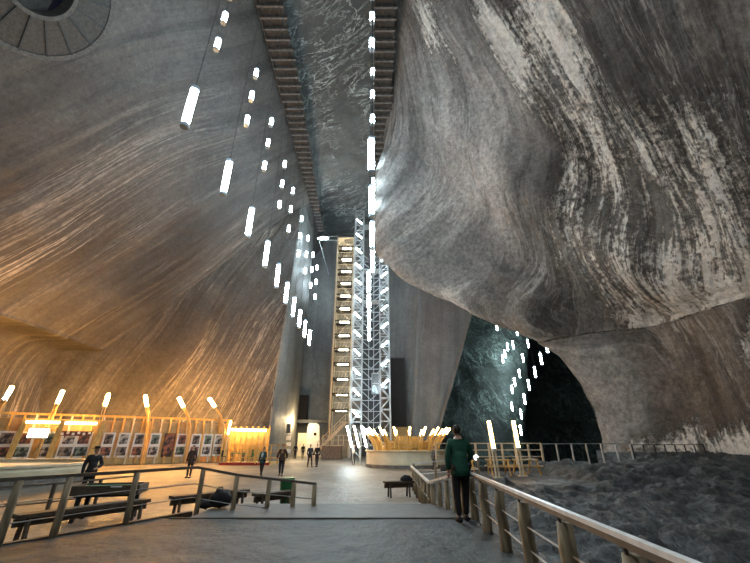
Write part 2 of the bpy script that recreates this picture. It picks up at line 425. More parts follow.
# ------------------------------------------------------------------ ground
def grid(name, x0, x1, y0, y1, nx, ny, zf, mat, keep=None, saltf=None):
    vs = []; fs = []; uvs = []; sl = []
    for i in range(nx + 1):
        for j in range(ny + 1):
            x = x0 + (x1 - x0) * i / nx; y = y0 + (y1 - y0) * j / ny
            vs.append((x, y, zf(x, y))); uvs.append((x, y)); sl.append(saltf(x, y) if saltf else 0)
    for i in range(nx):
        for j in range(ny):
            cx = x0 + (x1 - x0) * (i + .5) / nx; cy = y0 + (y1 - y0) * (j + .5) / ny
            if keep and not keep(cx, cy): continue
            a = i * (ny + 1) + j; fs.append((a, a + ny + 1, a + ny + 2, a + 1))
    me = bpy.data.meshes.new(name); me.from_pydata(vs, [], fs)
    ul = me.uv_layers.new(name='strata')
    for lp in me.loops: ul.data[lp.index].uv = uvs[lp.vertex_index]
    at = me.attributes.new('salt', 'FLOAT', 'POINT'); at.data.foreach_set('value', sl)
    at = me.attributes.new('vein', 'FLOAT', 'POINT'); at.data.foreach_set('value', [1.0] * len(sl))
    for p in me.polygons: p.use_smooth = True
    me.materials.append(mat)
    o = bpy.data.objects.new(name, me); COL.objects.link(o); o['kind'] = 'structure'; return o
FZ = -.4
def floorz(x, y):
    z = FZ
    if -3.9 < x < 2.2: z = max(z, FZ + .4 * (1 - sstep(y, 9.2, 12.2)) - .03)
    return z + .012 * noise.noise(Vector((x * .8, y * .8, 0)))
grid('floor', -36, 7.5, 4, 72, 220, 340, floorz, M_FLOOR, lambda x, y: not (y < 8.7 and x > -4.6) and not (x > 2.2 and y < 17))
# platform the photo is taken from
m = MB()
edge = [(-7.6, 3.6), (-7.1, 5.0), (-4.45, 9.55), (-3.9, 9.75), (-3.7, 8.9)]
def platz(x, y): return .012 * fbm(Vector((x * 1.5, y * 1.5, 0)), 4)
def inplat(x, y):
    xl = -6.95 + (y - 4.6) * (2.75 / 5.2)
    return x > xl
grid('floor_platform', -9.5, 2.1, -10, 9.0, 180, 240, platz, M_PLAT, inplat, lambda x, y: .25 * bump1(x, 1.2, 1.5) + .1)
MB().bar((-10.2, -1.55, -.22), (-4.2, 9.75, -.22), .12, .5).build('trim_1', M_WOODD)['kind'] = 'structure'
s = MB(); s.box((-1.0, 10.0, -.06), (5.8, 1.9, .16)); o = s.build('floor_slab', M_SLAB); o['kind'] = 'structure'
o.rotation_euler = (0, 0, 0)
s = MB(); s.bar((-4.3, 9.0, .0), (2.1, 9.0, .0), .05, .045); s.build('trim_2', M_WOODD)['kind'] = 'structure'
def terz(x, y):
    e = sstep(x, 2.2, 4.5)
    z = -.42 + .75 * sstep(y, 8, 26) * e + .25 * sstep(x, 9, 24)
    flat = sstep(y, 15.5, 17) * sstep(x, 9.6, 8.6)
    k = noise.noise(Vector((x * .35, y * .35, 1))) * .30 + abs(noise.noise(Vector((x * .9 + 4, y * .9, 2)))) * .32 + abs(noise.noise(Vector((x * 2.4, y * 2.4, 5)))) * .14 + .07 * fbm(Vector((x * 6, y * 6, 0)), 3) + .22 * max(0, noise.noise(Vector((x * 1.4, y * 1.4, 8))) - .12) ** .6
    return (z + k * e * (.85)) * (1 - flat) + flat * (-.1) * min(1, e + .3)
grid('ground_rubble', 2.0, 31, -8, 40, 330, 420, terz, M_RUB, lambda x, y: y < 24.8 or x > 13.6 + (y - 24.8) * .55, lambda x, y: .5 * fbm(Vector((x * .5, y * .5, 7)), 2) + .5 * sstep(y, 12, 22) * bump1(x, 8, 5))
m = MB(); m.bar((4.0, 25.0, -7), (20.2, 25.0, -7), .5, 14.3); m.build('wall_pit', M_RUB)['kind'] = 'structure'
m = MB(); m.bar((7.5, 25, -7.2), (7.5, 76, -7.2), .5, 13.4); m.build('wall_pit_side', M_RUB)['kind'] = 'structure'

# ------------------------------------------------------------------ wooden galleries under the ceiling
def gallery(name, label, x0, x1f, y0, y1, z):
    t = thing(name, label, 'gallery', ((x0 + x1f(y0)) / 2, y0, z))
    d = MB(); n = 12
    for i in range(n):
        a = y0 + (y1 - y0) * i / n; b = y0 + (y1 - y0) * (i + 1) / n
        xa = (x0 + x1f((a + b) / 2)) / 2; w = x1f((a + b) / 2) - x0
        d.box((xa, (a + b) / 2, z + .12), (w, b - a, .08))
    d.build('deck', M_GAL, t)
    k = int((y1 - y0) / 1.05)
    for i in range(k):
        y = y0 + (i + .5) * (y1 - y0) / k; w = x1f(y) - x0
        j = random.uniform(0, .35)
        MB().box((x0 + w / 2 + j / 2, y, z - .12), (w + j, .17, .34)).build('beam', M_GALB, t)
    for sx, nm in ((x0 + .08, 'edge_board'), (None, 'edge_board')):
        m = MB()
        if sx is not None: m.bar((sx, y0, z + .02), (sx, y1, z + .02), .12, .5)
        else: m.bar((x1f(y0) - .05, y0, z + .05), (x1f(y1) - .05, y1, z + .05), .1, .35)
        m.build('edge_board', M_GAL, t)
    h = MB()
    for y in range(int(y0), int(y1), 3):
        xx = x1f(y) - .1 if x0 < -5 else x0 + .1
        h.bar((xx, y, z), (xx, y, z + 1.1), .06, .06)
    xa, xb = (x1f(y0) - .1, x1f(y1) - .1) if x0 < -5 else (x0 + .1, x0 + .1)
    h.bar((xa, y0, z + 1.1), (xb, y1, z + 1.1), .07, .07)
    h.build('railing', M_GALB, t)
    return t
gallery('timber_gallery', 'dark timber gallery with cross beams along the left edge of the ceiling', -11.25, lambda y: -8.8 - 1.3 * sstep(y, 24, 62), 8, 62, 39.6)
gallery('timber_gallery', 'dark timber gallery with cross beams along the right edge of the ceiling', -.1, lambda y: 1.9, 8, 55, 39.6)

# ------------------------------------------------------------------ round ribbed shaft collar on the upper left rock
c0 = Vector((-20.3, 12.9, 27.0)); nrm = Vector((1, 0, -.78)).normalized()
t = thing('shaft_collar', 'large round ribbed concrete collar around a dark opening high on the left rock', 'shaft collar', c0)
ex = Vector((0, 1, 0)); ey = nrm.cross(ex).normalized()
MM = Matrix((ex, ey, nrm)).transposed()
def place(m, off=0): m.v = [tuple(MM @ Vector(v) + c0 + nrm * off) for v in m.v]; return m
m = MB(); m.ring((0, 0, 0), [(1.9, .0), (4.4, -.5), (4.4, -1.2), (1.9, -.9)], 56); place(m).build('cone', simple('collar_concrete', (.075, .075, .072), .8, var=.25), t, smooth=False)
m = MB(); m.ring((0, 0, 0), [(4.3, -.42), (4.6, -.42), (4.6, -1.2), (4.3, -1.2)], 56); place(m).build('outer_rim', simple('collar_rim', (.12, .12, .115), .7), t)
m = MB(); m.ring((0, 0, 0), [(1.8, .15), (2.05, .15), (2.05, -.9), (1.8, -.9)], 48); place(m).build('inner_rim', bpy.data.materials['collar_rim'], t)
for k in range(18):
    a = 2 * PI * k / 18 + .1; d = Vector((math.cos(a), math.sin(a), 0))
    m = MB(); m.bar(d * 2.05 + Vector((0, 0, .0)), d * 4.35 + Vector((0, 0, -.47)), .09, .1); place(m).build('rib', M_DARKST, t)
m = MB(); m.ring((0, 0, 0), [(0.01, -.8), (1.9, -.8), (1.9, -.9), (0.01, -.9)], 40); place(m).build('dark_opening', simple('opening_blue', (.02, .02, .045), .3), t)

# ------------------------------------------------------------------ hanging tube lamps
ORD = ['first', 'second', 'third', 'fourth', 'fifth', 'sixth', 'seventh', 'eighth', 'ninth', 'tenth', 'eleventh', 'twelfth', 'thirteenth', 'fourteenth']
def make_hang(L, r, cable, em=None):
    t = thing('hanging_tube_lamp', 'x', 'lamp')
    MB().tube([(0, 0, -L / 2), (0, 0, L / 2)], r, 12).build('light_tube', em or E_COOL, t, True, True)
    for sz in (-1, 1):
        MB().tube([(0, 0, sz * L / 2), (0, 0, sz * (L / 2 + .12))], r * 1.15, 12).build('end_cap', M_CAP, t, False, True)
    return t
proto = make_hang(1.4, .11, 10); used = [False]
proto_high = make_hang(.95, .17, 10, E_HIGH); used_high = [False]
def hang(p, top, label, group, sc=1):
    pr, us = (proto_high, used_high) if sc == .72 else (proto, used)
    if sc == .72: sc = 1
    t = copy_tree(pr) if us[0] else pr
    if us[0]:
        for ch in list(t.children):
            if ch.name.startswith('cable'): bpy.data.objects.remove(ch)
    us[0] = True
    t.location = p; t.scale = (sc, sc, sc); t['label'] = label; t['group'] = group
    MB().tube([(0, 0, .7), (0, 0, (top - p[2]) / sc)], .011, 5).build('cable', M_DARKST, t, False, True)
    return t
for i, y in enumerate((8, 11.2, 14.3, 17.4, 20.2, 23, 25.8, 28.6, 31.5, 34.5)):
    hang((-5.6 - .08 * i, y, 10.75), 41.8, 'cool white hanging tube in the long low row on the left, %s from the front' % ORD[i], 'long tubes hanging low on the left')
ys = (16.7, 23.2, 28.7, 35, 40, 46.5, 52, 57.5, 62.5)
for i, y in enumerate(ys):
    for k, nm in enumerate(('bottom', 'middle', 'top')):
        hang((-11.0, y, 26.9 + 2.95 * k - (.12 * i)), 26.9 + 2.95 * (k + 1) - .12 * i - .6 if k < 2 else 39.5, 'cool white hanging tube, %s of the %s column of three below the left gallery' % (nm, ORD[i]), 'tubes hanging in threes below the left gallery', .72)
for i, y in enumerate((10.2, 12.9, 15.7, 18.6, 21.5, 24.5, 27.5, 30.5, 33.5)):
    hang((-.14 - .012 * y * (i > 3), y, 10.9), 41.8, 'cool white hanging tube in the row in front of the tower, %s from the front' % ORD[i], 'long tubes hanging low in the middle')
for i, y in enumerate((16.7, 23.2, 28.7, 35, 40, 46.5)):
    for k, nm in enumerate(('bottom', 'middle', 'top')):
        hang((-.22, y, 26.9 + 2.95 * k), 26.9 + 2.95 * (k + 1) - .6 if k < 2 else 39.5, 'cool white hanging tube, %s of the %s column of three below the right gallery' % (nm, ORD[i]), 'tubes hanging in threes below the right gallery', .72)
far = [(546.7, 346.7, 44), (541, 359, 47), (535, 372, 50), (528.8, 385, 53), (524.5, 399, 56), (521, 414, 59), (520.6, 430, 62),
       (528, 343.6, 62), (523, 358, 65), (519.4, 373.6, 67), (514.8, 382, 68), (512, 389.4, 69), (512, 406.7, 69),
       (517, 331.5, 62), (513, 345, 66), (507.6, 347, 68), (505, 354, 69), (502.7, 359, 69.5), (496.7, 327, 66)]
for i, (px, py, Y) in enumerate(far):
    hang(W(px, py, Y), 33.4, ('long cool white tube in the curving near line inside the arch, %s from the top' % ORD[i]) if i < 7 else
         ('small cool white tube in the middle string inside the arch, %s from the top' % ORD[i - 7]) if i < 13 else
         ('small cool white tube in the left string inside the arch, %s from the right' % ORD[i - 13]), 'tubes hanging inside the rock arch', 1.0)

# ------------------------------------------------------------------ stair tower
SY = 55.0
st = thing('stair_tower', 'tall narrow stair tower with beige lit landings beside the lift tower', 'stair tower', (-4.6, SY, FZ))
for x, y in ((-6.3, SY - .4), (-6.3, SY + 2.4), (-3.62, SY + 2.4), (-3.62, SY - .4)):
    MB().box((x, y, 16.6), (.16, .16, 34)).build('post', M_PALE, st)
MB().box((-4.98, SY + 2.7, 16.6), (2.7, .2, 34)).build('back_panel', M_BEIGE, st)
MB().box((-6.5, SY + 1.1, 18), (.1, 2.9, 30)).build('side_panel', M_BEIGE, st)
for k in range(14):
    z = 5.8 + 2.2 * k
    l = MB().box((-4.98, SY + 1.9, z), (2.66, 1.3, .12)).build('landing', M_GAL, st)
    MB().box((-4.98, SY - .25, z - .05), (2.66, .12, .22)).build('landing_beam', M_GAL, st)
    if k < 13:
        MB().box((-4.8, SY + .25, z - .16), (1.5, .5, .12)).build('landing_lamp', E_STAIR, l)
        m = MB()
        for s_ in range(9):
            a = s_ / 8; xx = -5.9 + 2.0 * a if k % 2 else -3.9 - 2.0 * a
            m.box((xx, SY + (.9 if k % 2 else .35), z + .1 + 2.0 * a), (.34, .8, .05))
        m.build('flight', M_GALB, st)
        h = MB()
        for q in range(7): h.bar((-6.2 + q * .42, SY - .35, z), (-6.2 + q * .52, SY - .35, z + .9), .04, .04)
        h.bar((-6.3, SY - .35, z + .9), (-3.6, SY - .35, z + .9), .06, .06)
        h.build('guard_rail', M_PALE, st)
MB().box((-4.98, SY + 1, 33.7), (2.9, 3.2, .14)).build('roof_slab', M_PALE, st)
m = MB()
a = Vector((-7.6, SY - 1.4, .5)); b = Vector((-4.0, SY - 1.4, 4.0))
for yy in (-1.0, -2.0): m.bar(a + Vector((0, yy + 1.4, 0)), b + Vector((0, yy + 1.4, 0)), .1, .35)
for q in range(14):
    p = a.lerp(b, (q + .5) / 14); m.box((p.x, SY - 1.5, p.z), (.28, 1.0, .04))
m.box((-4.1, SY - 1.35, 4.0), (.9, 1.9, .12)); m.build('entry_flight', M_PALE, st)
h = MB()
for yy in (-2.0,):
    h.bar(a + Vector((0, yy + 1.4, 1)), b + Vector((0, yy + 1.4, 1)), .08, .08); h.bar(b + Vector((0, yy + 1.4, 1)), (-3.7, SY + yy, 5), .08, .08)
    h.bar(a + Vector((0, yy + 1.4, .55)), b + Vector((0, yy + 1.4, .55)), .05, .05)
    for q in range(6):
        p = a.lerp(b, q / 5) + Vector((0, yy + 1.4, 0)); h.bar(p, p + Vector((0, 0, 1)), .06, .06)
h.build('entry_rail', M_PALE, st)
# bridge to the left with its lamp
t = thing('bridge_bar', 'thin steel bridge bar running left from the top of the stair tower', 'bridge', (-7.5, SY, 33.4))
MB().bar((-9.6, SY, 33.5), (-6.4, SY, 33.5), .14, .16).build('deck_bar', M_STEEL, t)
MB().bar((-9.6, SY, 34.3), (-6.4, SY, 34.3), .06, .06).build('handrail', M_STEEL, t)
MB().bar((-9.6, SY, 33.4), (-9.6, SY + 14.5, 33.4), .12, .12).build('anchor_bar', M_STEEL, t)
MB().tube([W(318, 238.5, SY), W(328, 238.5, SY)], .13, 8).build('light_tube', E_COOL, t, True)

# ------------------------------------------------------------------ lift tower
LY = 54.0
lt = thing('lift_tower', 'tall galvanised steel lattice lift tower in the middle of the hall', 'lift tower', (-.6, LY, FZ))
def lattice(xa, xb, ztop, flip):
    for x in (xa, xb):
        for y in (LY, LY + 1.6):
            MB().box((x, y, (ztop + FZ) / 2), (.17, .17, ztop - FZ)).build('chord', M_STEEL, lt)
    n = int((ztop - FZ) / 1.5); bay = (ztop - FZ) / n
    for y, nm in ((LY, 'front_lattice'), (LY + 1.6, 'rear_lattice')):
        m = MB()
        for i in range(n):
            z = FZ + i * bay
            m.bar((xa, y, z + bay), (xb, y, z + bay), .1, .1)
            if (i + flip) % 2: m.bar((xa, y, z), (xb, y, z + bay), .1, .1)
            else: m.bar((xb, y, z), (xa, y, z + bay), .1, .1)
        m.build(nm, M_STEEL, lt)
    m = MB()
    for i in range(n):
        z = FZ + i * bay
        for x in (xa, xb): m.bar((x, LY, z), (x, LY + 1.6, z + bay), .07, .07)
    m.build('side_lattice', M_STEEL, lt)
lattice(-3.4, -1.95, 38.9, 0)
lattice(.75, 2.15, 30.5, 1)
m = MB()
for i in range(20):
    z = FZ + 1.5 + i * 1.5 * 1.0
    m.bar((-1.95, LY + 1.6, z), (.75, LY + 1.6, z), .09, .09)
    m.bar((-1.95, LY + 1.6, z + 1.3), (-.6, LY + 1.6, z + .1), .09, .09); m.bar((.75, LY + 1.6, z + 1.3), (-.6, LY + 1.6, z + .1), .09, .09)
m.build('middle_bracing', M_STEEL, lt)
MB().box((-.6, LY + 3.0, 15), (2.9, .15, 30.5)).build('dark_backing', M_DARKST, lt)
for z in (27.5, 22, 36):
    MB().box((-.6, LY + .8, z), (2.7, 1.6, .12)).build('service_deck', M_STEEL, lt)
for x in (-.95, -.2):
    MB().box((x, LY + 1.2, 18), (.08, .1, 36)).build('guide_rail', M_STEEL, lt)
car = MB().box((.05, LY + .8, 9.3), (.95, 1.0, 2.9)).build('lift_car', simple('lift_glass', (.25, .30, .33), .2, metal=.3, bump=0), lt)
m = MB()
for z in (7.9, 9.3, 10.75): m.box((.05, LY + .27, z), (1.0, .06, .12))
for x in (-.45, .55): m.box((x, LY + .27, 9.3), (.08, .06, 2.9))
m.build('car_frame', M_STEEL, car)
def tlamp(a, b, label, grp, em=E_COOLW, r=.11):
    c = (Vector(a) + Vector(b)) / 2
    t = thing('tower_tube_lamp', label, 'lamp', c, group=grp)
    MB().tube([a, b], r, 8).build('light_tube', em, t, True)
    d = (Vector(b) - Vector(a)).normalized() * .12
    MB().tube([Vector(a) - d, a], r * 1.2, 8).build('end_cap', M_CAP, t); MB().tube([b, Vector(b) + d], r * 1.2, 8).build('end_cap', M_CAP, t)
    return t
for i in range(12):
    z = 5.2 + i * 2.85
    tlamp((-3.15, LY - .16, z + .45), (-2.2, LY - .16, z - .45), 'slanting cool tube on the left leg of the lift tower, %s from the ground' % ORD[i], 'slanting tubes on the left leg')
for i in range(8):
    z = 9.3 + i * 2.85
    tlamp((.95, LY - .16, z - .4), (1.95, LY - .16, z + .45), 'slanting cool tube on the right leg of the lift tower, %s from the ground' % ORD[i], 'slanting tubes on the right leg')
# tall slot recess next to the tower, white kiosk, plinth, rails
t = thing('slot_screen', 'tall dark rectangular screen against the back wall right of the lift tower', 'screen', (3.5, 58, 3))
MB().box((3.45, 58.1, 8.6), (2.35, .5, 10.2)).build('panel', simple('slot_dark', (.022, .018, .018), .8), t)
MB().bar((2.2, 57.85, 3.4), (2.2, 57.85, 13.8), .12, .12).bar((4.7, 57.85, 3.4), (4.7, 57.85, 13.8), .12, .12).bar((2.2, 57.85, 13.75), (4.7, 57.85, 13.75), .12, .12).build('frame', M_DARKST, t)
MB().box((3.45, 57.9, 1.6), (2.7, .7, 4)).build('plinth', simple('ochre_panel', (.45, .28, .10), .6), t)
t = thing('dark_niche', 'small dark square niche box on the passage wall left of the stair tower', 'niche', W(300, 407, 66))
p = W(300, 408, 66); MB().box(p, (2.6, .8, 4.2)).build('recess', M_VOID, t); MB().box(p + Vector((0, -.1, -2.3)), (2.8, 1, .25)).build('sill', M_GAL, t)
t = thing('lintel_slab', 'wide dark concrete slab spanning above the white kiosk', 'slab', (-9.5, 62, 6))
p = W(320, 421, 62); MB().box((-9.2, 62.6, 4.6), (6.4, 1.2, .5)).build('beam', M_DARKST, t)
MB().box((-6.3, 62.6, 1.9), (.4, .8, 5)).build('support', M_DARKST, t)
t = thing('kiosk', 'small white lit kiosk with a round dark hole in its front wall', 'kiosk', (-10, 60, FZ))
a, b = W(300.5, 456, 60), W(318, 456, 60)
m = MB(); n = len(m.v)
x0, x1 = W(306, 450, 60).x, W(318.5, 450, 60).x
zt = W(312, 423, 60).z
pr = [(x0, FZ), (x1 + .3, FZ), (x1 - .1, zt - .3), (x1 - .6, zt), (x0 + .2, zt), (x0, zt - .6)]
m.add([(x, 60, z) for x, z in pr] + [(x, 61.8, z) for x, z in pr], [tuple(range(6)), tuple(range(11, 5, -1))] + [(i, i + 6, (i + 1) % 6 + 6, (i + 1) % 6) for i in range(6)])
m.build('body', M_WHITE, t)
xl = W(296, 450, 60).x
MB().box(((xl + x0) / 2, 61, W(300, 433, 60).z / 2 - .2), (x0 - xl, .6, W(300, 433, 60).z + .4)).build('low_wing', M_CREAM, t)
p = W(317 - 2, 434, 59.95); MB().tube([p, p + Vector((0, .3, 0))], .22, 12).build('round_hole', M_VOID, t)
t = thing('plinth', 'low brown brick plinth at the foot of the stairs', 'plinth', (-7.3, 52, FZ))
a, b = W(322, 446, 50), W(341, 446, 50)
MB().box(((a.x + b.x) / 2, 50.8, (a.z + FZ) / 2), (b.x - a.x, 1.6, a.z - FZ), 0).build('brickwork', M_BRICK, t)
MB().box(((a.x + b.x) / 2, 50.8, a.z + .05), (b.x - a.x + .2, 1.8, .1)).build('coping', M_PALE, t)
def rail_line(name, label, pts, h, npost, matp, matr, rails=(1.0,), pw=.06, rw=.06, cat='railing', pz=None, pr=None, posth=None, zfun=None, kind='box', group=None):
    P = [Vector(p) for p in pts]
    t = thing(name, label, cat, P[0], group=group)
    for i in range(len(P) - 1):
        a, b = P[i], P[i + 1]; n = npost[i]
        for k in range(n + (i == len(P) - 2)):
            q = a.lerp(b, k / n)
            hh = posth or h
            m = MB()
            if kind == 'log':
                j = random.uniform(-.012, .012)
                m.tube([q + Vector((0, 0, -.15)), q + Vector((j, 0, hh * .3)), q + Vector((-j, j, hh * .7)), q + Vector((0, 0, hh))], [pw * 1.12, pw, pw * .97, pw * .93], 10)
            else: m.bar(q + Vector((0, 0, -.05)), q + Vector((0, 0, hh)), pw, pw)
            m.build('post', matp, t, smooth=False)
        for r in rails:
            m = MB()
            if r >= .95: m.bar(a + Vector((0, 0, h * r)), b + Vector((0, 0, h * r)), rw, rw * .7); m.build('handrail', matr, t)
            else: m.tube([a + Vector((0, 0, h * r)), b + Vector((0, 0, h * r))], .012 if kind == 'log' else rw * .35, 6); m.build('cable' if kind == 'log' else 'rail', M_CABLE if kind == 'log' else matr, t)
    return t
a, b = W(322, 446, 50), W(352, 446, 50)
rail_line('tower_railing', 'pale railing on the brown plinth at the foot of the stairs', [(a.x, 50.4, a.z + .1), (b.x + .2, 50.4, a.z + .1)], 1.15, [6], M_PALE, M_PALE, (1.0, .5), .09, .1)

# ------------------------------------------------------------------ round stage with lit ribs in the middle
CX, CY, R0, ZT = 2.75, 35.2, 3.5, .88
t = thing('round_stage', 'round pale drum stage standing in the middle of the floor', 'stage', (CX, CY, FZ))
MB().ring((CX, CY, 0), [(0.01, FZ), (R0, FZ), (R0, ZT - .08), (0.01, ZT - .08)], 56).build('drum', M_CREAM, t)
MB().ring((CX, CY, 0), [(R0 - .2, ZT - .08), (R0 + .1, ZT - .08), (R0 + .1, ZT), (R0 - .2, ZT)], 56).build('rim', M_PALE, t)
MB().ring((CX, CY, 0), [(R0 + .02, FZ), (R0 + .06, FZ), (R0 + .06, FZ + .25), (R0 + .02, FZ + .25)], 56).build('skirting', M_GALB, t)
t = thing('slatted_booth', 'ring of honey coloured slatted boards on the round stage', 'booth', (CX, CY, ZT))
for ring_i, (rr, hh) in enumerate(((1.9, .75), (1.0, 1.1))):
    m = MB()
    nn = int(rr * 22)
    for k in range(nn):
        a = 2 * PI * k / nn; m.box((CX + rr * math.cos(a), CY + rr * math.sin(a), ZT + hh / 2), (.07, .13, hh), a)
    o = m.build('slat_ring', M_YEL, t)
    for zz in (.25, .6):
        MB().ring((CX, CY, ZT + zz), [(rr - .1, -.05), (rr + .12, -.05), (rr + .12, .05), (rr - .1, .05)], 40).build('hoop', M_YEL2, t)
def rib_lamp(base, lean, hgt, tl, wood, em, label, grp, w=.14, r=.075, power=1.8):
    """curved wooden rib with a light tube carried at its tip"""
    base = Vector(base); lean = Vector(lean)
    t = thing('rib_lamp', label, 'lamp', base, group=grp)
    pts = []
    for i in range(7):
        a = i / 6; pts.append(base + Vector((0, 0, hgt * a)) + lean * (a ** power))
    sd = lean.cross(Vector((0, 0, 1))).normalized() if lean.length > 0 else Vector((1, 0, 0))
    for s_ in (-1, 1):
        m = MB()
        for i in range(6): m.bar(pts[i] + sd * s_ * .1, pts[i + 1] + sd * s_ * .1, .07, w, up=lean.normalized() if lean.length else (0, 1, 0))
        m.build('rib', wood, t)
    d = (pts[-1] - pts[-2]).normalized()
    a = pts[-1] - d * .15; b = a + d * tl
    MB().tube([a, b], r, 10).build('light_tube', em, t, True)
    MB().tube([a - d * .1, a], r * 1.25, 8).build('socket', M_CAP, t)
    return t
NR = 19
for k in range(NR):
    a = 2 * PI * k / NR + .09; d = Vector((math.cos(a), math.sin(a), 0))
    cool = d.x < -.75
    pos = 'front' if d.y < -.38 else ('back' if d.y > .38 else ('left' if d.x < 0 else 'right'))
    rib_lamp(Vector((CX, CY, ZT - .05)) + d * 2.75, d * .75, 1.35, .75, M_YEL, E_STAGEW if cool else E_STAGE,
             'honey wood rib with lit tube tip on the %s edge of the round stage' % pos, 'lit ribs on the %s edge of the round stage' % pos, .16, .07)
for i, px in enumerate((349.5, 356.5, 364)):
    p = W(px, 445, 37); p.z = FZ
    q = W(px + 2.5, 447, 37)
    t = thing('leaning_tube_lamp', 'white leaning light tube left of the round stage, %s from the tower foot' % ORD[i], 'lamp', p, group='white leaning tubes beside the stage')
    u_ = W(px - 2.5, 426, 37)
    MB().tube([q, u_], .085, 10).build('light_tube', E_STAGEW if i else E_COOL, t, True)
    MB().tube([Vector((q.x + .15, q.y, FZ)), q], .05, 6).build('pole', M_STEEL, t)

# ------------------------------------------------------------------ exhibition wall with lit ribs along the left
A, B = Vector((-33.3, 30.6, 0)), Vector((-15.9, 43.5, 0))
AB = (B - A).normalized(); NRM = Vector((AB.y, -AB.x, 0))        # towards the hall
ROT = math.atan2(AB.y, AB.x)
t = thing('exhibition_wall', 'long honey coloured wooden exhibition wall curving along the foot of the left rock', 'partition', (A + B) / 2 + Vector((0, 0, FZ)))
L_ = (B - A).length
MB().bar(A + NRM * -.1 + Vector((0, 0, 1.5)), B + NRM * -.1 + Vector((0, 0, 1.5)), .1, 3.8).build('board', M_YEL2, t)
MB().bar(A + Vector((0, 0, 3.75)), B + Vector((0, 0, 3.75)), .25, .18).build('top_rail', M_YEL, t)
MB().bar(A + NRM * .12 + Vector((0, 0, .25)), B + NRM * .12 + Vector((0, 0, .25)), .5, 1.2).build('base_bench', M_YEL2, t)
for k in range(27):
    p = A.lerp(B, (k + .4) / 27)
    m = MB(); m.bar(p + NRM * .55 + Vector((0, 0, FZ)), p + NRM * .05 - AB * 0 + Vector((0, 0, 3.7)), .14, .2, up=NRM); m.build('rib', M_YEL if k % 3 else M_PALE, t)
def photo_mat(i, c1, c2):
    m, tt, out = nt('photo_print_%d' % i)
    b = N(tt, 'ShaderNodeBsdfPrincipled'); b.inputs['Roughness'].default_value = .35
    tc = N(tt, 'ShaderNodeTexCoord'); n = N(tt, 'ShaderNodeTexNoise'); n.inputs['Scale'].default_value = 2.2 + i * .3; n.inputs['Detail'].default_value = 6
    tt.links.new(tc.outputs['Object'], n.inputs['Vector'])
    tt.links.new(mixc(tt, smooth(tt, n.outputs[0], .42, .6), c1, c2), b.inputs['Base Color']); tt.links.new(b.outputs[0], out.inputs[0]); return m
PM = [photo_mat(0, (.02, .015, .015), (.30, .22, .16)), photo_mat(1, (.03, .02, .02), (.35, .12, .06)), photo_mat(2, (.015, .02, .015), (.22, .26, .20)), photo_mat(3, (.04, .03, .03), (.5, .45, .4))]
A2, B2 = A + NRM * .5, B + NRM * .5
pan = [(4, 0), (23, 1), (47, 2), (67, 3), (82, 1), (107, 0), (122.5, 3), (138, 0), (154, 2), (168.5, 5), (181, 1), (195, 0), (207, 2), (218, 3)]
for i, (px, kd) in enumerate(pan):
    c = HP(px, 445, A2, B2); w = .95 if px > 100 else 1.15
    big = kd == 5
    nm = 'tall panel holding one dark reddish photograph on the exhibition wall' if big else 'white framed panel of two photographs on the exhibition wall, %s from the left' % ORD[i]
    t = thing('photo_panel', nm, 'photo panel', c, ROT, 'photo panels on the exhibition wall')
    MB().box((0, 0, 0), (w, .06, 2.1)).build('board', M_VOID if big else M_WHITE, t, local=True)
    if big: MB().box((0, -.05, 0), (w - .08, .03, 2.0)).build('photograph', PM[1], t, local=True)
    else:
        MB().box((0, -.05, .5), (w * .68, .03, .82)).build('photograph', PM[kd], t, local=True)
        MB().box((0, -.05, -.52), (w * .8, .03, .72)).build('photograph', PM[(kd + 1) % 4], t, local=True)
    if px > 190:
        MB().box((0, -.02, -1.35), (w * .9, .05, .5)).build('orange_strip', simple('orange_strip%d' % i, (.75, .25, .05), .5), t, local=True)
ribs = [(8, 392, 1), (60, 396, 2), (107, 399, 0), (148, 400, 0), (184, 401, 0), (215, 401, 0)]
for i, (px, py, kd) in enumerate(ribs):
    A3, B3 = A + NRM * .3, B + NRM * .3
    tip = HP(px, py, A3, B3)
    foot = HP(px, 455, A3, B3); foot.z = FZ
    # rib foot and lean measured along the wall
    lean_px = (5, 4, 1, -7, -11, -13)[i]
    tl = 1.15; top = tip.z - .5
    off = HP(px - lean_px, py, A3, B3) - HP(px, py, A3, B3)
    base = Vector((tip.x, tip.y, FZ)) + Vector((off.x, off.y, 0)) * 1.0 + NRM * .6
    lean = Vector((tip.x, tip.y, FZ)) - base
    lab = ['orange glowing tube on a curved rib at the far left end of the exhibition wall', 'white glowing tube on twin leaning ribs above the lit screen', 'orange glowing tube on a rib above the black clad visitor with the hat',
           'orange glowing tube on a curved rib, third from the right end of the exhibition wall', 'orange glowing tube on a curved rib, second from the right end of the exhibition wall', 'orange glowing tube on the curved rib at the right end of the exhibition wall'][i]
    rib_lamp(base, lean, top - FZ, tl, M_YEL2, E_WARMW if kd == 2 else E_WARM, lab, 'tube lamps along the exhibition wall', .2, .15, power=(2, 1.3, 1.5, 3.5, 4, 4)[i])
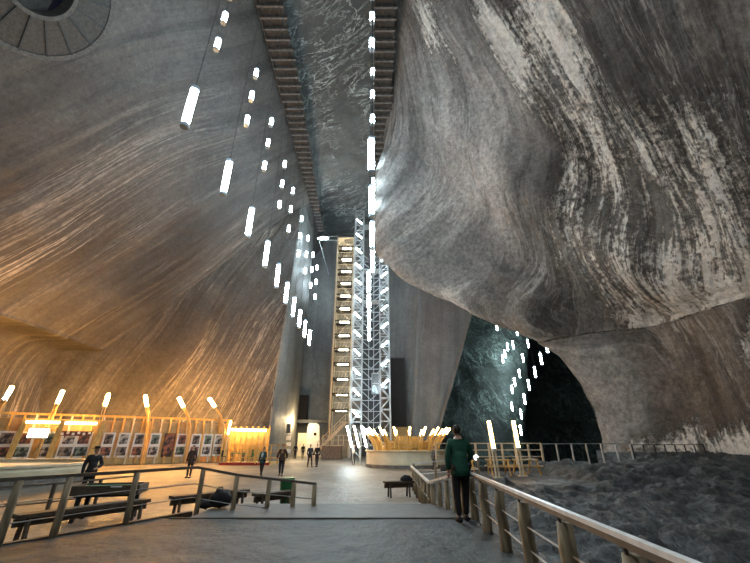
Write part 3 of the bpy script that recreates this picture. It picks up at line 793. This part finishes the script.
# bar tubes and screen
for i, (xa, xb, y) in enumerate(((26, 60, 422), (65, 97, 423))):
    a = HP(xa, y, A2 + NRM * .3, B2 + NRM * .3); b = HP(xb, y + .5, A2 + NRM * .3, B2 + NRM * .3)
    t = thing('strip_lamp', ('long warm strip light above the lit screen', 'long warm strip light right of the lit screen')[i], 'lamp', (a + b) / 2)
    MB().tube([a, b], .10, 8).build('light_tube', E_STAGE, t, True)
    for q in (a, b): MB().bar(q, q - NRM * .75, .06, .06).build('bracket', M_YEL, t)
for i, (xa, xb, ya, yb) in enumerate(((14, 25, 421, 462), (54, 63, 421, 462), (95, 105, 421, 462))):
    a = HP(xb, ya, A2 + NRM * .2, B2 + NRM * .2); b = HP(xa - 8, yb, A2 + NRM * .9, B2 + NRM * .9); b.z = max(b.z, FZ)
    t = thing('slanting_rib', 'broad slanting yellow wooden rib %s' % ('left of the lit screen', 'right of the lit screen', 'behind the visitor with the hat')[i], 'rib', b)
    MB().bar(Vector((b.x, b.y, FZ)), a, .38, .25, up=NRM).build('beam', M_YEL, t)
c = HP(38.5, 433, A2 + NRM * .35, B2 + NRM * .35)
t = thing('screen', 'small glowing white screen hanging on the exhibition wall', 'screen', c, ROT)
MB().box((0, 0, 0), (1.4, .08, .8)).build('casing', M_DARKST, t, local=True); MB().box((0, -.06, 0), (1.3, .04, .7)).build('display', E_SCREEN, t, local=True)
MB().box((0, .35, 0), (.1, .6, .1)).build('bracket', M_DARKST, t, local=True)
c = HP(76, 433.5, A2 + NRM * .2, B2 + NRM * .2)
t = thing('banner', 'narrow dark and white banner strip under the right strip light', 'banner', c, ROT)
MB().box((0, 0, 0), (2.3, .05, .38)).build('strip', simple('banner_dark', (.10, .02, .015), .6), t, local=True)
for k in range(6): MB().box((-.95 + k * .38, -.04, (.05 if k % 2 else -.04)), (.2, .03, .2), .0).build('white_mark', M_WHITE, t, local=True)
MB().box((0, .3, 0), (.08, .55, .08)).build('bracket', M_YEL, t, local=True)

# wooden booth to the right of the exhibition wall
t = thing('timber_screen_wall', 'bright orange lit timber screen wall between exhibition wall and grey pillar', 'partition', (-16.5, 45.4, FZ))
a, b = W(222, 440, 45.4), W(270, 440, 46)
MB().box(((a.x + b.x) / 2, 45.6, 1.3), (b.x - a.x, .15, 3.4)).build('boards', M_YEL2, t)
for k in range(9):
    x = a.x + (b.x - a.x) * k / 8; MB().box((x, 45.45, 1.4), (.14, .14, 3.6)).build('stud', M_YEL, t)
MB().bar((a.x, 45.4, .9), (b.x, 45.4, .9), .1, .12).build('rail', M_YEL, t)
t = thing('strip_lamp', 'long bright horizontal tube across the timber screen wall', 'lamp', W(246, 430, 44.9))
MB().tube([W(226, 429.5, 44.9), W(266, 430.5, 44.9)], .12, 8).build('light_tube', E_STAGE, t, True)
MB().bar(W(228, 430, 44.9), W(228, 430, 44.9) + Vector((0, .6, 0)), .06, .06).bar(W(264, 430, 44.9), W(264, 430, 44.9) + Vector((0, .6, 0)), .06, .06).build('bracket', M_YEL, t)
t = thing('strip_lamp', 'short upright white tube at the right end of the exhibition wall', 'lamp', W(227.5, 430, 43.2))
MB().tube([W(228, 434, 43.2), W(231, 421, 43.2)], .08, 8).build('light_tube', E_WARMW, t, True)
a = W(228, 434, 43.2); MB().bar((a.x, a.y, FZ), a, .08, .08).build('pole', M_PALE, t)
t = thing('terrace', 'low terrace with a red edge in front of the timber screen wall', 'terrace', (-15.5, 41, FZ))
a, b = G(222, 465.5, FZ), G(270, 466, FZ)
MB().box(((a.x + b.x) / 2 - .3, a.y + 1.8, FZ + .1), (b.x - a.x, 3.4, .2)).build('deck', M_YEL2, t)
MB().box(((a.x + b.x) / 2 - .3, a.y + .07, FZ + .12), (b.x - a.x, .14, .22)).build('red_edge', M_RED, t)
zz = FZ + .2
rail_line('terrace_railing', 'honey wood railing on the terrace with the red edge', [(a.x + .2, a.y + .35, zz), (b.x + 1.2, b.y + .35, zz)], 1.5, [8], M_YEL, M_YEL, (1.0, .6, .3), .09, .1)
def park_table(c, rz, label, top=M_GREEN):
    t = thing('terrace_table', label, 'table', c, rz)
    MB().box((0, 0, .74), (1.3, .8, .06)).build('table_top', top, t, local=True)
    for x in (-.55, .55):
        for y in (-.3, .3): MB().box((x, y, .36), (.08, .08, .72)).build('leg', M_DARKST, t, local=True)
park_table(W(247, 463.8, 40.8).xyz * 1 if False else Vector((-13.3, 39.2, zz)), .1, 'dark legged table with green top behind the terrace railing')
def chair(c, rz, label, col):
    t = thing('terrace_chair', label, 'chair', c, rz)
    MB().box((0, 0, .45), (.45, .45, .05)).build('seat', col, t, local=True)
    MB().box((0, .22, .75), (.45, .05, .5)).build('backrest', col, t, local=True)
    for x in (-.19, .19):
        for y in (-.19, .19): MB().box((x, y, .21), (.04, .04, .42)).build('leg', M_DARKST, t, local=True)
chair(Vector((-14.6, 39.3, zz)), 1.6, 'black chair at the left end of the green topped terrace table', M_BLACK)
chair(Vector((-12.1, 39.3, zz)), -1.6, 'green chair at the right end of the terrace table', M_BIN)
for i, (px, ya, yb) in enumerate(((288.5, 424, 433), (288.5, 436, 440), (288.5, 442.5, 446), (288.5, 449, 453))):
    p0, p1 = W(px, ya, 51.6), W(px, yb, 51.6)
    t = thing('pillar_plate', ('narrow dark plaque high on the grey rock pillar', 'white plate just below the dark plaque on the grey rock pillar', 'middle white plate on the grey rock pillar', 'lowest white plate on the grey rock pillar')[i], 'plate', (p0 + p1) / 2, ROT * .6)
    MB().box((0, 0, 0), (.45 if i == 0 else .55, .5, abs(p0.z - p1.z))).build('plate', M_DARKST if i == 0 else M_WHITE, t, local=True)

# low round pale wall of the play area on the left
RC = Vector((-21.4, 20.6, FZ))
t = thing('round_basin_wall', 'low round cream wall with a pale rim at the left edge of the floor', 'low wall', RC)
MB().ring((RC.x, RC.y, 0), [(5.6, FZ), (5.95, FZ), (6.15, .25), (6.2, .42), (5.75, .42), (5.6, .2)], 72).build('wall', M_CREAM, t, True)
MB().ring((RC.x, RC.y, 0), [(5.7, .42), (6.26, .42), (6.26, .52), (5.7, .52)], 72).build('rim', M_PALE, t)
MB().ring((RC.x, RC.y, 0), [(5.96, FZ), (6.03, FZ), (6.1, -.02), (6.03, -.02)], 72).build('dark_band', M_GALB, t)

MB().ring((RC.x, RC.y, 0), [(.01, .1), (5.65, .1), (5.65, .3), (.01, .36)], 60).build('cream_top', M_CREAM, t)

# ------------------------------------------------------------------ rails near the camera
# right hand rail: level part, then down beside the ramp, then level
t = thing('log_railing', 'log post railing with pale steel handrail running along the right edge of the platform', 'railing', (1.8, 5, 0))
RP = [Vector((1.58, 1.2, .88)), Vector((1.62, 2.2, .88)), Vector((1.78, 5.0, .88)), Vector((2.02, 9.0, .88))]
m = MB()
for i in range(3): m.bar(RP[i], RP[i + 1], .055, .035)
m.build('handrail', M_RAILM, t)
m = MB()
for i in range(3): m.bar(RP[i] - Vector((0, 0, .04)), RP[i + 1] - Vector((0, 0, .04)), .05, .04)
m.build('rail_underside', M_RAILD, t)
def railx(y):
    for i in range(3):
        if RP[i].y <= y <= RP[i + 1].y:
            return RP[i].x + (RP[i + 1].x - RP[i].x) * (y - RP[i].y) / (RP[i + 1].y - RP[i].y)
for y in (1.95, 2.95, 4.05, 5.3, 6.5, 7.7, 8.9):
    x = railx(y) + .05
    MB().tube([(x, y, -.5), (x + .01, y, .2), (x - .008, y + .01, .55), (x, y, .77)], [.085, .08, .078, .07], 12).build('post', M_LOG, t, True)
    MB().tube([(x - .04, y, .75), (x - .05, y, .84)], .014, 6).build('bracket', M_RAILD, t)
for z in (.28, .52):
    m = MB(); m.tube([Vector((p.x + .05, p.y, z)) for p in RP], .011, 6); m.build('cable', M_CABLE, t)
t = thing('ramp_railing', 'stepped down log railing with close set posts beyond the man in green', 'railing', (1.5, 11, FZ))
Q = [Vector((2.0, 9.15, .86)), Vector((1.42, 11.0, .5)), Vector((1.62, 18.4, .5))]
m = MB(); m.bar(Q[0], Q[1], .08, .05); m.bar(Q[1], Q[2], .08, .05); m.build('handrail', M_RAILM, t)
for k in range(5):
    p = Q[0].lerp(Q[1], (k + .6) / 5); MB().tube([(p.x + .03, p.y, FZ - .1), (p.x + .03, p.y, p.z - .06)], .06, 10).build('post', M_LOG, t, True)
for k in range(7):
    p = Q[1].lerp(Q[2], (k + .3) / 7); MB().tube([(p.x + .03, p.y, FZ - .1), (p.x + .03, p.y, p.z - .06)], .065, 10).build('post', M_LOG, t, True)
for z in (.15,):
    m = MB(); m.tube([Q[1] - Vector((0, 0, .4)), Q[2] - Vector((0, 0, .4))], .011, 6); m.build('cable', M_CABLE, t)
# left rail
def left_rail():
    pts = [Vector((-7.45, 3.2, 0)), Vector((-4.22, 9.75, 0)), Vector((-3.35, 10.05, -.18)), Vector((-1.5, 10.6, -.42))]
    t = thing('log_railing', 'wooden post railing with dark handrail along the left edge of the platform', 'railing', pts[1])
    h = .92
    m = MB()
    tops = [p + Vector((0, 0, h)) for p in pts]
    for i in range(3): m.bar(tops[i], tops[i + 1], .07, .055)
    m.build('handrail', M_RAILD, t)
    for b in (G(2, 549, 0), G(50, 538, 0), G(133, 525, 0), G(197, 512, 0), (-3.35, 10.08, -.1), (-2.62, 10.3, -.3), (-2.02, 10.45, -.36), (-1.52, 10.6, -.4)):
        b = Vector(b); 
        # snap to the rail line
        best = min(((pts[i].lerp(pts[i + 1], k / 60)) for i in range(3) for k in range(61)), key=lambda q: (q - b).length)
        MB().tube([(best.x, best.y, best.z - .25), (best.x, best.y, best.z + .4), (best.x, best.y, best.z + h - .02)], [.062, .058, .055], 8).build('post', M_LOG, t, True)
    for zz in (.3, .58):
        m = MB(); m.tube([p + Vector((0, 0, zz)) for p in pts], .011, 6); m.build('cable', M_CABLE, t)
left_rail()
# second rail on the lower floor at left
rail_line('low_railing', 'thin dark railing on the lower floor left of the games table', [(-10.6, 8.4, FZ), (-8.6, 11.2, FZ), (-7.9, 13.8, FZ)], .85, [3, 2], M_WOODD, M_RAILD, (1.0, .5), .07, .06)

# benches, games table, bin, bag
def bench(a, b, label, h=.42, w=.34, back=False):
    a, b = Vector(a), Vector(b); c = (a + b) / 2; d = (b - a).normalized(); n = Vector((-d.y, d.x, 0))
    t = thing('bench', label, 'bench', (c.x, c.y, FZ))
    m = MB(); m.bar(Vector((a.x, a.y, FZ + h)), Vector((b.x, b.y, FZ + h)), w, .07); m.build('seat', M_WOODD, t)
    m = MB(); m.bar(Vector((a.x, a.y, FZ + h - .12)) , Vector((b.x, b.y, FZ + h - .12)), .06, .14); m.build('stretcher', M_WOODD, t)
    for q in (a + d * .2, b - d * .2):
        m = MB(); 
        for s_ in (-1, 1): m.bar(Vector((q.x, q.y, FZ + h)) + n * s_ * w * .3, Vector((q.x, q.y, FZ)) + n * s_ * w * .5, .06, .07)
        m.build('leg', M_WOODD, t)
bench((-7.2, 8.6, 0), (-5.9, 10.95, 0), 'dark wooden bench on the lower floor in front of the games table', .5)
bench((-5.5, 11.4, 0), (-4.0, 13.1, 0), 'dark wooden bench behind the left railing beside the black backpack', .5)
bench((-3.6, 12.6, 0), (-2.7, 13.6, 0), 'short dark bench near the green bin')
bench((.35, 15.6, 0), (1.45, 15.9, 0), 'low dark bench beside the far end of the ramp railing', .5)
gt = thing('games_table', 'green topped games table with dark legs on the lower floor', 'games table', (-7.15, 11.35, FZ), .25)
MB().box((0, 0, .76), (1.45, .75, .05)).build('playing_surface', M_GREEN, gt, local=True)
MB().box((0, -.40, .72), (1.55, .07, .22)).box((0, .40, .72), (1.55, .07, .22)).box((-.76, 0, .72), (.07, .82, .22)).box((.76, 0, .72), (.07, .82, .22)).build('cushion_frame', M_WOODD, gt, local=True, bevel=.01)
MB().box((0, 0, .62), (1.4, .7, .12)).build('body', M_BLACK, gt, local=True)
for x in (-.62, .62):
    for y in (-.3, .3): MB().bar((x * .95, y, .6), (x, y, 0), .09, .09).build('leg', M_BLACK, gt, local=True)
MB().box((.25, -.43, .80), (.26, .05, .03)).build('white_tag', M_WHITE, gt, local=True)
t = thing('litter_bin', 'green plastic bin behind the end of the left railing', 'bin', (-2.95, 14.0, FZ))
MB().tube([(-2.95, 14, FZ), (-2.95, 14, FZ + .7)], [.19, .24], 20).build('body', M_BIN, t)
MB().tube([(-2.95, 14, FZ + .7), (-2.95, 14, FZ + .78)], [.26, .24], 20).build('lid', simple('bin_lid', (.03, .2, .07), .4), t)
bp = G(228, 511, 0); bp = Vector((-3.75, 10.25, .02))
t = thing('backpack', 'black backpack lying on the slab by the left railing', 'bag', bp)
def lump(p):
    k = 1 + .18 * noise.noise(p * 2.2); return Vector((p.x * k, p.y * k, max(p.z, -.6) * k))
MB().ball(bp + Vector((0, 0, .17)), (.27, .2, .22), 18, 12, lump).build('pack', M_BLACK, t, True)
MB().ball(bp + Vector((-.30, -.06, .07)), (.18, .13, .10), 14, 8, lump).build('front_pocket', M_BLACK, t, True)
MB().tube([bp + Vector((.08, -.1, .36)), bp + Vector((.05, -.1, .45)), bp + Vector((-.06, -.1, .45)), bp + Vector((-.09, -.1, .36))], .014, 6).build('strap', M_DARKST, t)
t = thing('backpack', 'small dark bag sitting on the bench beside the ramp railing', 'bag', (1.2, 15.85, FZ + .46))
MB().ball((1.2, 15.85, FZ + .56), (.24, .16, .17), 16, 10, lump).build('pack', M_BLACK, t, True)

# ------------------------------------------------------------------ right deck: fence, benches, lamp posts
Y1 = 18.4
rail_line('deck_railing', 'pale railing turning right from the ramp railing towards the lamp posts', [(1.75, 18.5, FZ), (4.6, 18.2, -.15)], 1.0, [3], M_LOG, M_RAILM, (1.0, .55), .09, .07)
def terrp(x, y): return Vector((x, y, terz(x, y)))
dp = [W(436, 443, 23.2), W(541, 445.5, 23.6)]
rail_line('deck_fence', 'pale three bar fence behind the lamp posts at the edge of the pit', [(dp[0].x, 23.4, .25), (dp[1].x, 23.6, .25)], 1.18, [8], M_PALE, M_PALE, (1.0, .7, .4), .1, .09)
pts = []
for px in (541, 604, 690): pts.append(px)
P1 = W(541, 444, 24.0); P2 = W(621, 446, 24.6)
rail_line('pit_fence', 'grey metal fence along the pit edge in front of the dark arch', [(P1.x, 24.0, .3), (P2.x + .5, 24.5, .33)], 1.1, [6], M_STEEL, M_STEEL, (1.0,), .07, .06)
rail_line('wall_fence', 'faint grey metal fence at the foot of the right rock wall', [(P2.x + .6, 24.5, .3), (22.5, 27.5, .3)], 1.05, [7], M_DARKST, M_DARKST, (1.0,), .06, .05)
for i, (px, X, Yb) in enumerate(((498, 5.95, 20.0), (520.5, 7.5, 21.0))):
    t = thing('lamp_post', ('leaning wooden lamp post with a glowing tube nearer the man in green', 'leaning wooden lamp post with a glowing tube nearer the pit fence')[i], 'lamp post', (X, Yb, -.1))
    top = W((488.5, 513)[i], 421, Yb)
    base = Vector((X, Yb, -.15))
    for s_ in (-1, 1): MB().bar(base + Vector((s_ * .07, 0, 0)), top + Vector((s_ * .07, 0, 0)), .06, .13).build('pole', M_PALE, t)
    a = base.lerp(top, .52) + Vector((0, -.14, 0)); b = top + Vector((-.03, -.14, 0))
    MB().tube([a, b], .075, 12).build('light_tube', E_STAGE, t, True)
    MB().tube([a, a - (b - a).normalized() * .1], .12, 10).build('socket', M_CAP, t)
    MB().box(base + Vector((0, 0, .05)), (.4, .4, .1)).build('foot', M_PALE, t)
def stool_table(c, rz, label):
    t = thing('picnic_table', label, 'table', c, rz, None)
    MB().box((0, 0, .72), (1.25, .6, .06)).build('table_top', M_YEL2, t, local=True)
    for y in (-.55, .55): MB().box((0, y, .42), (1.25, .24, .05)).build('bench_seat', M_YEL2, t, local=True)
    for x in (-.45, .45):
        MB().bar((x, -.3, .7), (x, -.6, 0), .07, .07).build('leg', M_YEL, t, local=True); MB().bar((x, .3, .7), (x, .6, 0), .07, .07).build('leg', M_YEL, t, local=True)
        MB().box((x, 0, .38), (.06, 1.2, .06)).build('cross_bar', M_YEL, t, local=True)
for i, (x, y, r) in enumerate(((4.4, 20.8, .1), (6.6, 21.9, -.1), (8.2, 22.2, .2))):
    stool_table((x, y, -.1), r, ('warm lit picnic table just right of the man in green', 'warm lit picnic table between the two lamp posts', 'warm lit picnic table beside the right lamp post')[i])
for i, (px, py) in enumerate(((469, 456), (476, 457.5))):
    p = W(px, py, 19.4)
    t = thing('bollard_lamp', ('small round white light just right of the man in green', 'larger round white light beside the picnic table')[i], 'lamp', p)
    MB().ball(p, .07 + .05 * i, 12, 8).build('globe', emit('globe%d' % i, (1, .95, .85), 3), t, True)
    MB().tube([(p.x, p.y, -.3), (p.x, p.y, p.z)], .025, 6).build('pole', M_DARKST, t)

# ------------------------------------------------------------------ people
def skin(verts, edges, rad, root=0, sub=1):
    me = bpy.data.meshes.new('tmp'); me.from_pydata(verts, edges, [])
    o = bpy.data.objects.new('tmp', me); COL.objects.link(o)
    md = o.modifiers.new('s', 'SKIN'); md.use_smooth_shade = True
    sv = me.skin_vertices[0].data
    for i, r in enumerate(rad):
        sv[i].radius = r if isinstance(r, tuple) else (r, r); sv[i].use_root = (i == root)
    s2 = o.modifiers.new('u', 'SUBSURF'); s2.levels = sub; s2.render_levels = sub
    dg = bpy.context.evaluated_depsgraph_get(); ev = o.evaluated_get(dg); m2 = ev.to_mesh()
    vs = [v.co.copy() for v in m2.vertices]; fs = [tuple(p.vertices) for p in m2.polygons]
    ev.to_mesh_clear(); bpy.data.objects.remove(o); bpy.data.meshes.remove(me)
    return vs, fs
SKINM = simple('skin', (.45, .27, .19), .5, var=.08, bump=0)
HAIRM = simple('dark_hair', (.02, .014, .01), .5, var=.3, scale=40)
def head_fn(p):
    k = 1 - .22 * max(0, -p.z) ** 1.5
    return Vector((p.x * k, p.y * (1 - .1 * max(0, -p.z)), p.z))
def person(label, loc, rz, height, top, trousers, pose=None, hat=False, shirt=None, hair=HAIRM, coat=.0, bulk=1.0, facing=True):
    s = height / 1.75; po = dict(lf=(.0, .0), rf=(.0, .0), le=(-.25, -.02, 1.13), re=(.25, -.02, 1.13), lw=(-.25, .08, .88), rw=(.25, .08, .88), lean=0.0)
    if pose: po.update(pose)
    t = thing('person', label, 'person', loc, rz)
    def S(v): return Vector(v) * s
    ln = po['lean']
    J = dict(pel=(0, 0, .95), wai=(0, ln * .4, 1.1), che=(0, ln * .8, 1.30), nek=(0, ln, 1.47), hb=(0, ln * 1.1 + .01, 1.56),
             ls=(-.175, ln, 1.42), rs=(.175, ln, 1.42), le=po['le'], re=po['re'], lw=po['lw'], rw=po['rw'],
             lh=(-.09, 0, .90), rh=(.09, 0, .90), lk=(-.10, po['lf'][0] * .5 + .03, .49), rk=(.10, po['rf'][0] * .5 + .03, .49),
             la=(-.09, po['lf'][0], .09 + po['lf'][1]), ra=(.09, po['rf'][0], .09 + po['rf'][1]),
             lt=(-.11, po['lf'][0] + .13, .035 + po['lf'][1]), rt=(.11, po['rf'][0] + .13, .035 + po['rf'][1]))
    for side in 'lr':
        w = Vector(J[side + 'w']); e = Vector(J[side + 'e']); J[side + 'p'] = tuple(w + (w - e).normalized() * .07)
    base = dict(pel=.125, wai=.115, che=.14, nek=.055, hb=.06, ls=.065, rs=.065, le=.045, re=.045, lw=.028, rw=.028, lp=.034, rp=.034,
                lh=.09, rh=.09, lk=.058, rk=.058, la=.038, ra=.038, lt=.032, rt=.032)
    def mk(names, edges, add, root, mult=1.0):
        return skin([tuple(S(J[n])) for n in names], [(names.index(a), names.index(b)) for a, b in edges], [(base[n] * mult + add) * s * bulk for n in names], names.index(root))
    allE = [('pel', 'wai'), ('wai', 'che'), ('che', 'nek'), ('nek', 'hb'), ('che', 'ls'), ('che', 'rs'), ('ls', 'le'), ('le', 'lw'), ('lw', 'lp'), ('rs', 're'), ('re', 'rw'), ('rw', 'rp'),
            ('pel', 'lh'), ('pel', 'rh'), ('lh', 'lk'), ('lk', 'la'), ('la', 'lt'), ('rh', 'rk'), ('rk', 'ra'), ('ra', 'rt')]
    vs, fs = mk(list(J), allE, 0, 'pel', .93)
    m = MB(); m.add(vs, fs)
    hc = S((0, ln * 1.15 + .02, 1.645))
    m.ball(hc, (.073 * s, .092 * s, .112 * s), 16, 12, head_fn)
    m.ball(hc + S((0, .092, -.012)), (.012 * s, .02 * s, .022 * s), 8, 6)
    for x in (-1, 1): m.ball(hc + S((x * .074, -.005, -.005)), (.012 * s, .02 * s, .03 * s), 8, 6)
    for side, sg in (('l', -1), ('r', 1)):
        w = Vector(J[side + 'w']); pm = Vector(J[side + 'p']); d = (pm - w).normalized(); x = d.cross(Vector((0, 0, 1)))
        x = x.normalized() if x.length > .2 else Vector((0, 1, 0)); nn = d.cross(x).normalized()
        for k, (o_, l_) in enumerate(((-.03, .065), (-.01, .078), (.01, .072), (.03, .055))):
            a = pm + x * o_ * .8 + d * .01
            m.tube([S(a), S(a + d * l_ * .5), S(a + d * l_ * .8 + nn * .012), S(a + d * l_ + nn * .028)], [.0095 * s, .009 * s, .008 * s, .006 * s], 6)
        a = w + d * .03 + x * .03
        m.tube([S(a), S(a + x * .028 + d * .025), S(a + x * .032 + d * .055)], [.012 * s, .010 * s, .007 * s], 6)
    m.build('body', SKINM, t, True, True)
    J2 = dict(J)
    names = ['wai', 'che', 'nek', 'ls', 'rs', 'le', 're', 'lw', 'rw', 'pel']
    vs, fs = mk(names, [('pel', 'wai'), ('wai', 'che'), ('che', 'nek'), ('che', 'ls'), ('che', 'rs'), ('ls', 'le'), ('le', 'lw'), ('rs', 're'), ('re', 'rw')], .018, 'pel')
    m = MB().add(vs, fs)
    if coat:
        m.tube([S((0, ln * .5, 1.26)), S((0, ln * .4, 1.14)), S((0, 0, 1.02)), S((0, 0, .93)), S((0, 0, .93 - coat))], [(.165 * s * bulk, .13 * s * bulk), (.168 * s * bulk, .14 * s * bulk), (.185 * s * bulk, .155 * s * bulk), (.20 * s * bulk, .165 * s * bulk), (.205 * s * bulk, .17 * s * bulk)], 20)
    m.build('jacket', top, t, True, True)
    if shirt: MB().ball(S((0, ln * .8 + .10 * bulk, 1.22)), (.085 * s, .07 * s, .24 * s), 12, 8).build('shirt', shirt, t, True, True)
    names = ['pel', 'lh', 'rh', 'lk', 'rk', 'la', 'ra']
    vs, fs = mk(names, [('pel', 'lh'), ('pel', 'rh'), ('lh', 'lk'), ('lk', 'la'), ('rh', 'rk'), ('rk', 'ra')], .014, 'pel')
    MB().add(vs, fs).build('trousers', trousers, t, True, True)
    for k in 'lr':
        a = Vector(J[k + 'a']); b = Vector(J[k + 't'])
        MB().tube([S(a + Vector((0, -.07, -.045))), S(a + Vector((0, 0, -.035))), S(b + Vector((0, -.02, .005))), S(b + Vector((0, .06, .0)))], [.04 * s, .048 * s, .045 * s, .03 * s], 10).build('shoe', M_BLACK, t, True, True)
    if hat:
        c = hc + S((0, 0, .05)); MB().tube([c, c + S((0, 0, .09))], [.1 * s, .085 * s], 16).tube([c, c + S((0, 0, .015))], .16 * s, 20).build('hat', M_BLACK, t, True, True)
    else:
        MB().ball(hc + S((0, -.014, .022)), (.082 * s, .093 * s, .106 * s), 16, 12, lambda p: Vector((p.x, min(p.y, .62 if p.z > -.1 else .2), max(p.z, -.85)))).build('hair', hair, t, True, True)
    if facing:
        for x in (-1, 1): MB().ball(hc + S((x * .028, .083, .008)), (.012 * s, .008 * s, .007 * s), 8, 6).build('eye', M_BLACK, t, True, True)
        MB().ball(hc + S((0, .083, -.052)), (.024 * s, .008 * s, .006 * s), 8, 6).build('mouth', simple('lips', (.35, .12, .1), .5, bump=0) if 'lips' not in bpy.data.materials else bpy.data.materials['lips'], t, True, True)
    return t
def cl(n, c): return simple(n, c, .85, var=.2, scale=25)
GREEN = cl('dark_green_jacket', (.012, .075, .045)); BLK = M_BLACK; NAVY = cl('navy', (.02, .025, .04)); BRN = cl('brown_coat', (.07, .035, .025)); OCH = cl('ochre_shirt', (.35, .20, .08)); TEAL = cl('teal_coat', (.03, .07, .07)); GRY = cl('grey_coat', (.10, .10, .11))
person('man in a dark green jacket and black trousers leaning at the railing, seen from behind', (1.79, 8.64, 0), .12, 1.80, GREEN, BLK,
       dict(le=(-.235, .03, 1.14), lw=(-.21, .12, .90), re=(.29, .06, 1.17), rw=(.22, .26, 1.02), lf=(.0, 0), rf=(.12, 0)), coat=.12, bulk=1.14)
def gp(px, Y): return (W(px, 450, Y).x, Y, FZ)
person('person in black with a black hat standing behind the games table', gp(97, 14.5), -2.4, 1.72, BLK, BLK, dict(le=(-.27, .1, 1.15), lw=(-.12, .26, 1.08)), hat=True, coat=.2)
person('person in a dark maroon coat standing in front of the photo panels', gp(193.5, 24), PI, 1.72, BRN, BLK, dict(lf=(.05, 0)), coat=.2)
person('person in a dark teal coat walking left of the brown jacketed man', gp(264, 24.5), PI - .3, 1.62, TEAL, BLK, dict(lf=(.2, 0), rf=(-.15, 0), le=(-.24, .05, 1.12), lw=(-.1, .22, 1.1)), coat=.15, shirt=cl('pale_top', (.4, .45, .42)))
person('burly man in an open brown jacket over an ochre shirt walking towards the platform', gp(283, 25.5), PI + .1, 1.76, BRN, NAVY, dict(lf=(.14, 0), rf=(-.12, 0), le=(-.3, -.02, 1.12), re=(.3, -.02, 1.12), lw=(-.27, .12, .95), rw=(.27, .12, .95)), shirt=OCH, bulk=1.15, coat=.1)
person('dark figure nearest the pillar in front of the white kiosk', gp(295.5, 53), 0, 1.75, BLK, BLK, None)
person('dark figure walking just right of it in front of the white kiosk', gp(303, 53), PI, 1.7, BLK, NAVY, dict(lf=(.15, 0), rf=(-.12, 0)))
person('dark clothed person striding, left one of a close pair near the brick plinth', gp(310.5, 34), PI + .5, 1.74, NAVY, BLK, dict(lf=(.28, .02), rf=(-.22, 0)), coat=.05)
person('person in black, right one of a close pair near the brick plinth', gp(317.5, 34.6), PI - .3, 1.76, BLK, BLK, dict(lf=(.1, 0), rf=(-.1, 0)))
person('lone person in black standing at the left of the round stage', gp(353.7, 38), PI, 1.72, BLK, BLK, dict(le=(-.22, .08, 1.12), lw=(-.06, .2, 1.08), re=(.22, .08, 1.12), rw=(.06, .2, 1.08)), shirt=cl('white_paper', (.6, .6, .6)))
person('person in a dark grey coat standing at the right of the round stage', gp(433.8, 31), 2.2, 1.62, GRY, BLK, None, coat=.2)

# ------------------------------------------------------------------ light the frame does not show directly
def area(loc, rot, size, power, col):
    l = bpy.data.lights.new('flood', 'AREA'); l.shape = 'DISK'; l.size = size; l.energy = power; l.color = col
    o = bpy.data.objects.new('flood_light', l); o.location = loc; o.rotation_euler = rot; COL.objects.link(o); return o
def point(loc, power, col, r=.6):
    l = bpy.data.lights.new('fill_glow', 'POINT'); l.energy = power; l.color = col; l.shadow_soft_size = r
    o = bpy.data.objects.new('fill_light', l); o.location = loc; COL.objects.link(o); return o
COOLC = (.82, .93, 1.0)
for y in (2, -6):                                   # added fill lights standing in for further hanging tubes, above and behind the camera
    point((-5.6, y, 11), 260, COOLC, .5); point((.2, y, 11), 420, COOLC, .5)
    point((0, y, 27), 250, COOLC, .5)
point((-11.2, 57.5, 4.5), 900, (1, .72, .38), .3)  # added warm fill to brighten the kiosk, with no lamp built there
w = bpy.data.worlds.new('World'); SC.world = w; w.use_nodes = True
w.node_tree.nodes['Background'].inputs[0].default_value = (.5, .55, .6, 1); w.node_tree.nodes['Background'].inputs[1].default_value = .02

cam = bpy.data.cameras.new('Camera'); cam.sensor_fit = 'HORIZONTAL'; cam.sensor_width = 36; cam.lens = F / 750 * 36
cam.clip_end = 400
co = bpy.data.objects.new('Camera', cam); co.location = (0, 0, EYE); co.rotation_euler = (PI / 2 + PITCH, 0, 0); COL.objects.link(co)
SC.camera = co
SC.view_settings.view_transform = 'Standard'; SC.view_settings.look = 'None'; SC.view_settings.gamma = 1
SC.view_settings.exposure = 0.5
SC.cycles.max_bounces = 6; SC.cycles.diffuse_bounces = 4; SC.cycles.sample_clamp_indirect = 6
SC.cycles.use_denoising = True
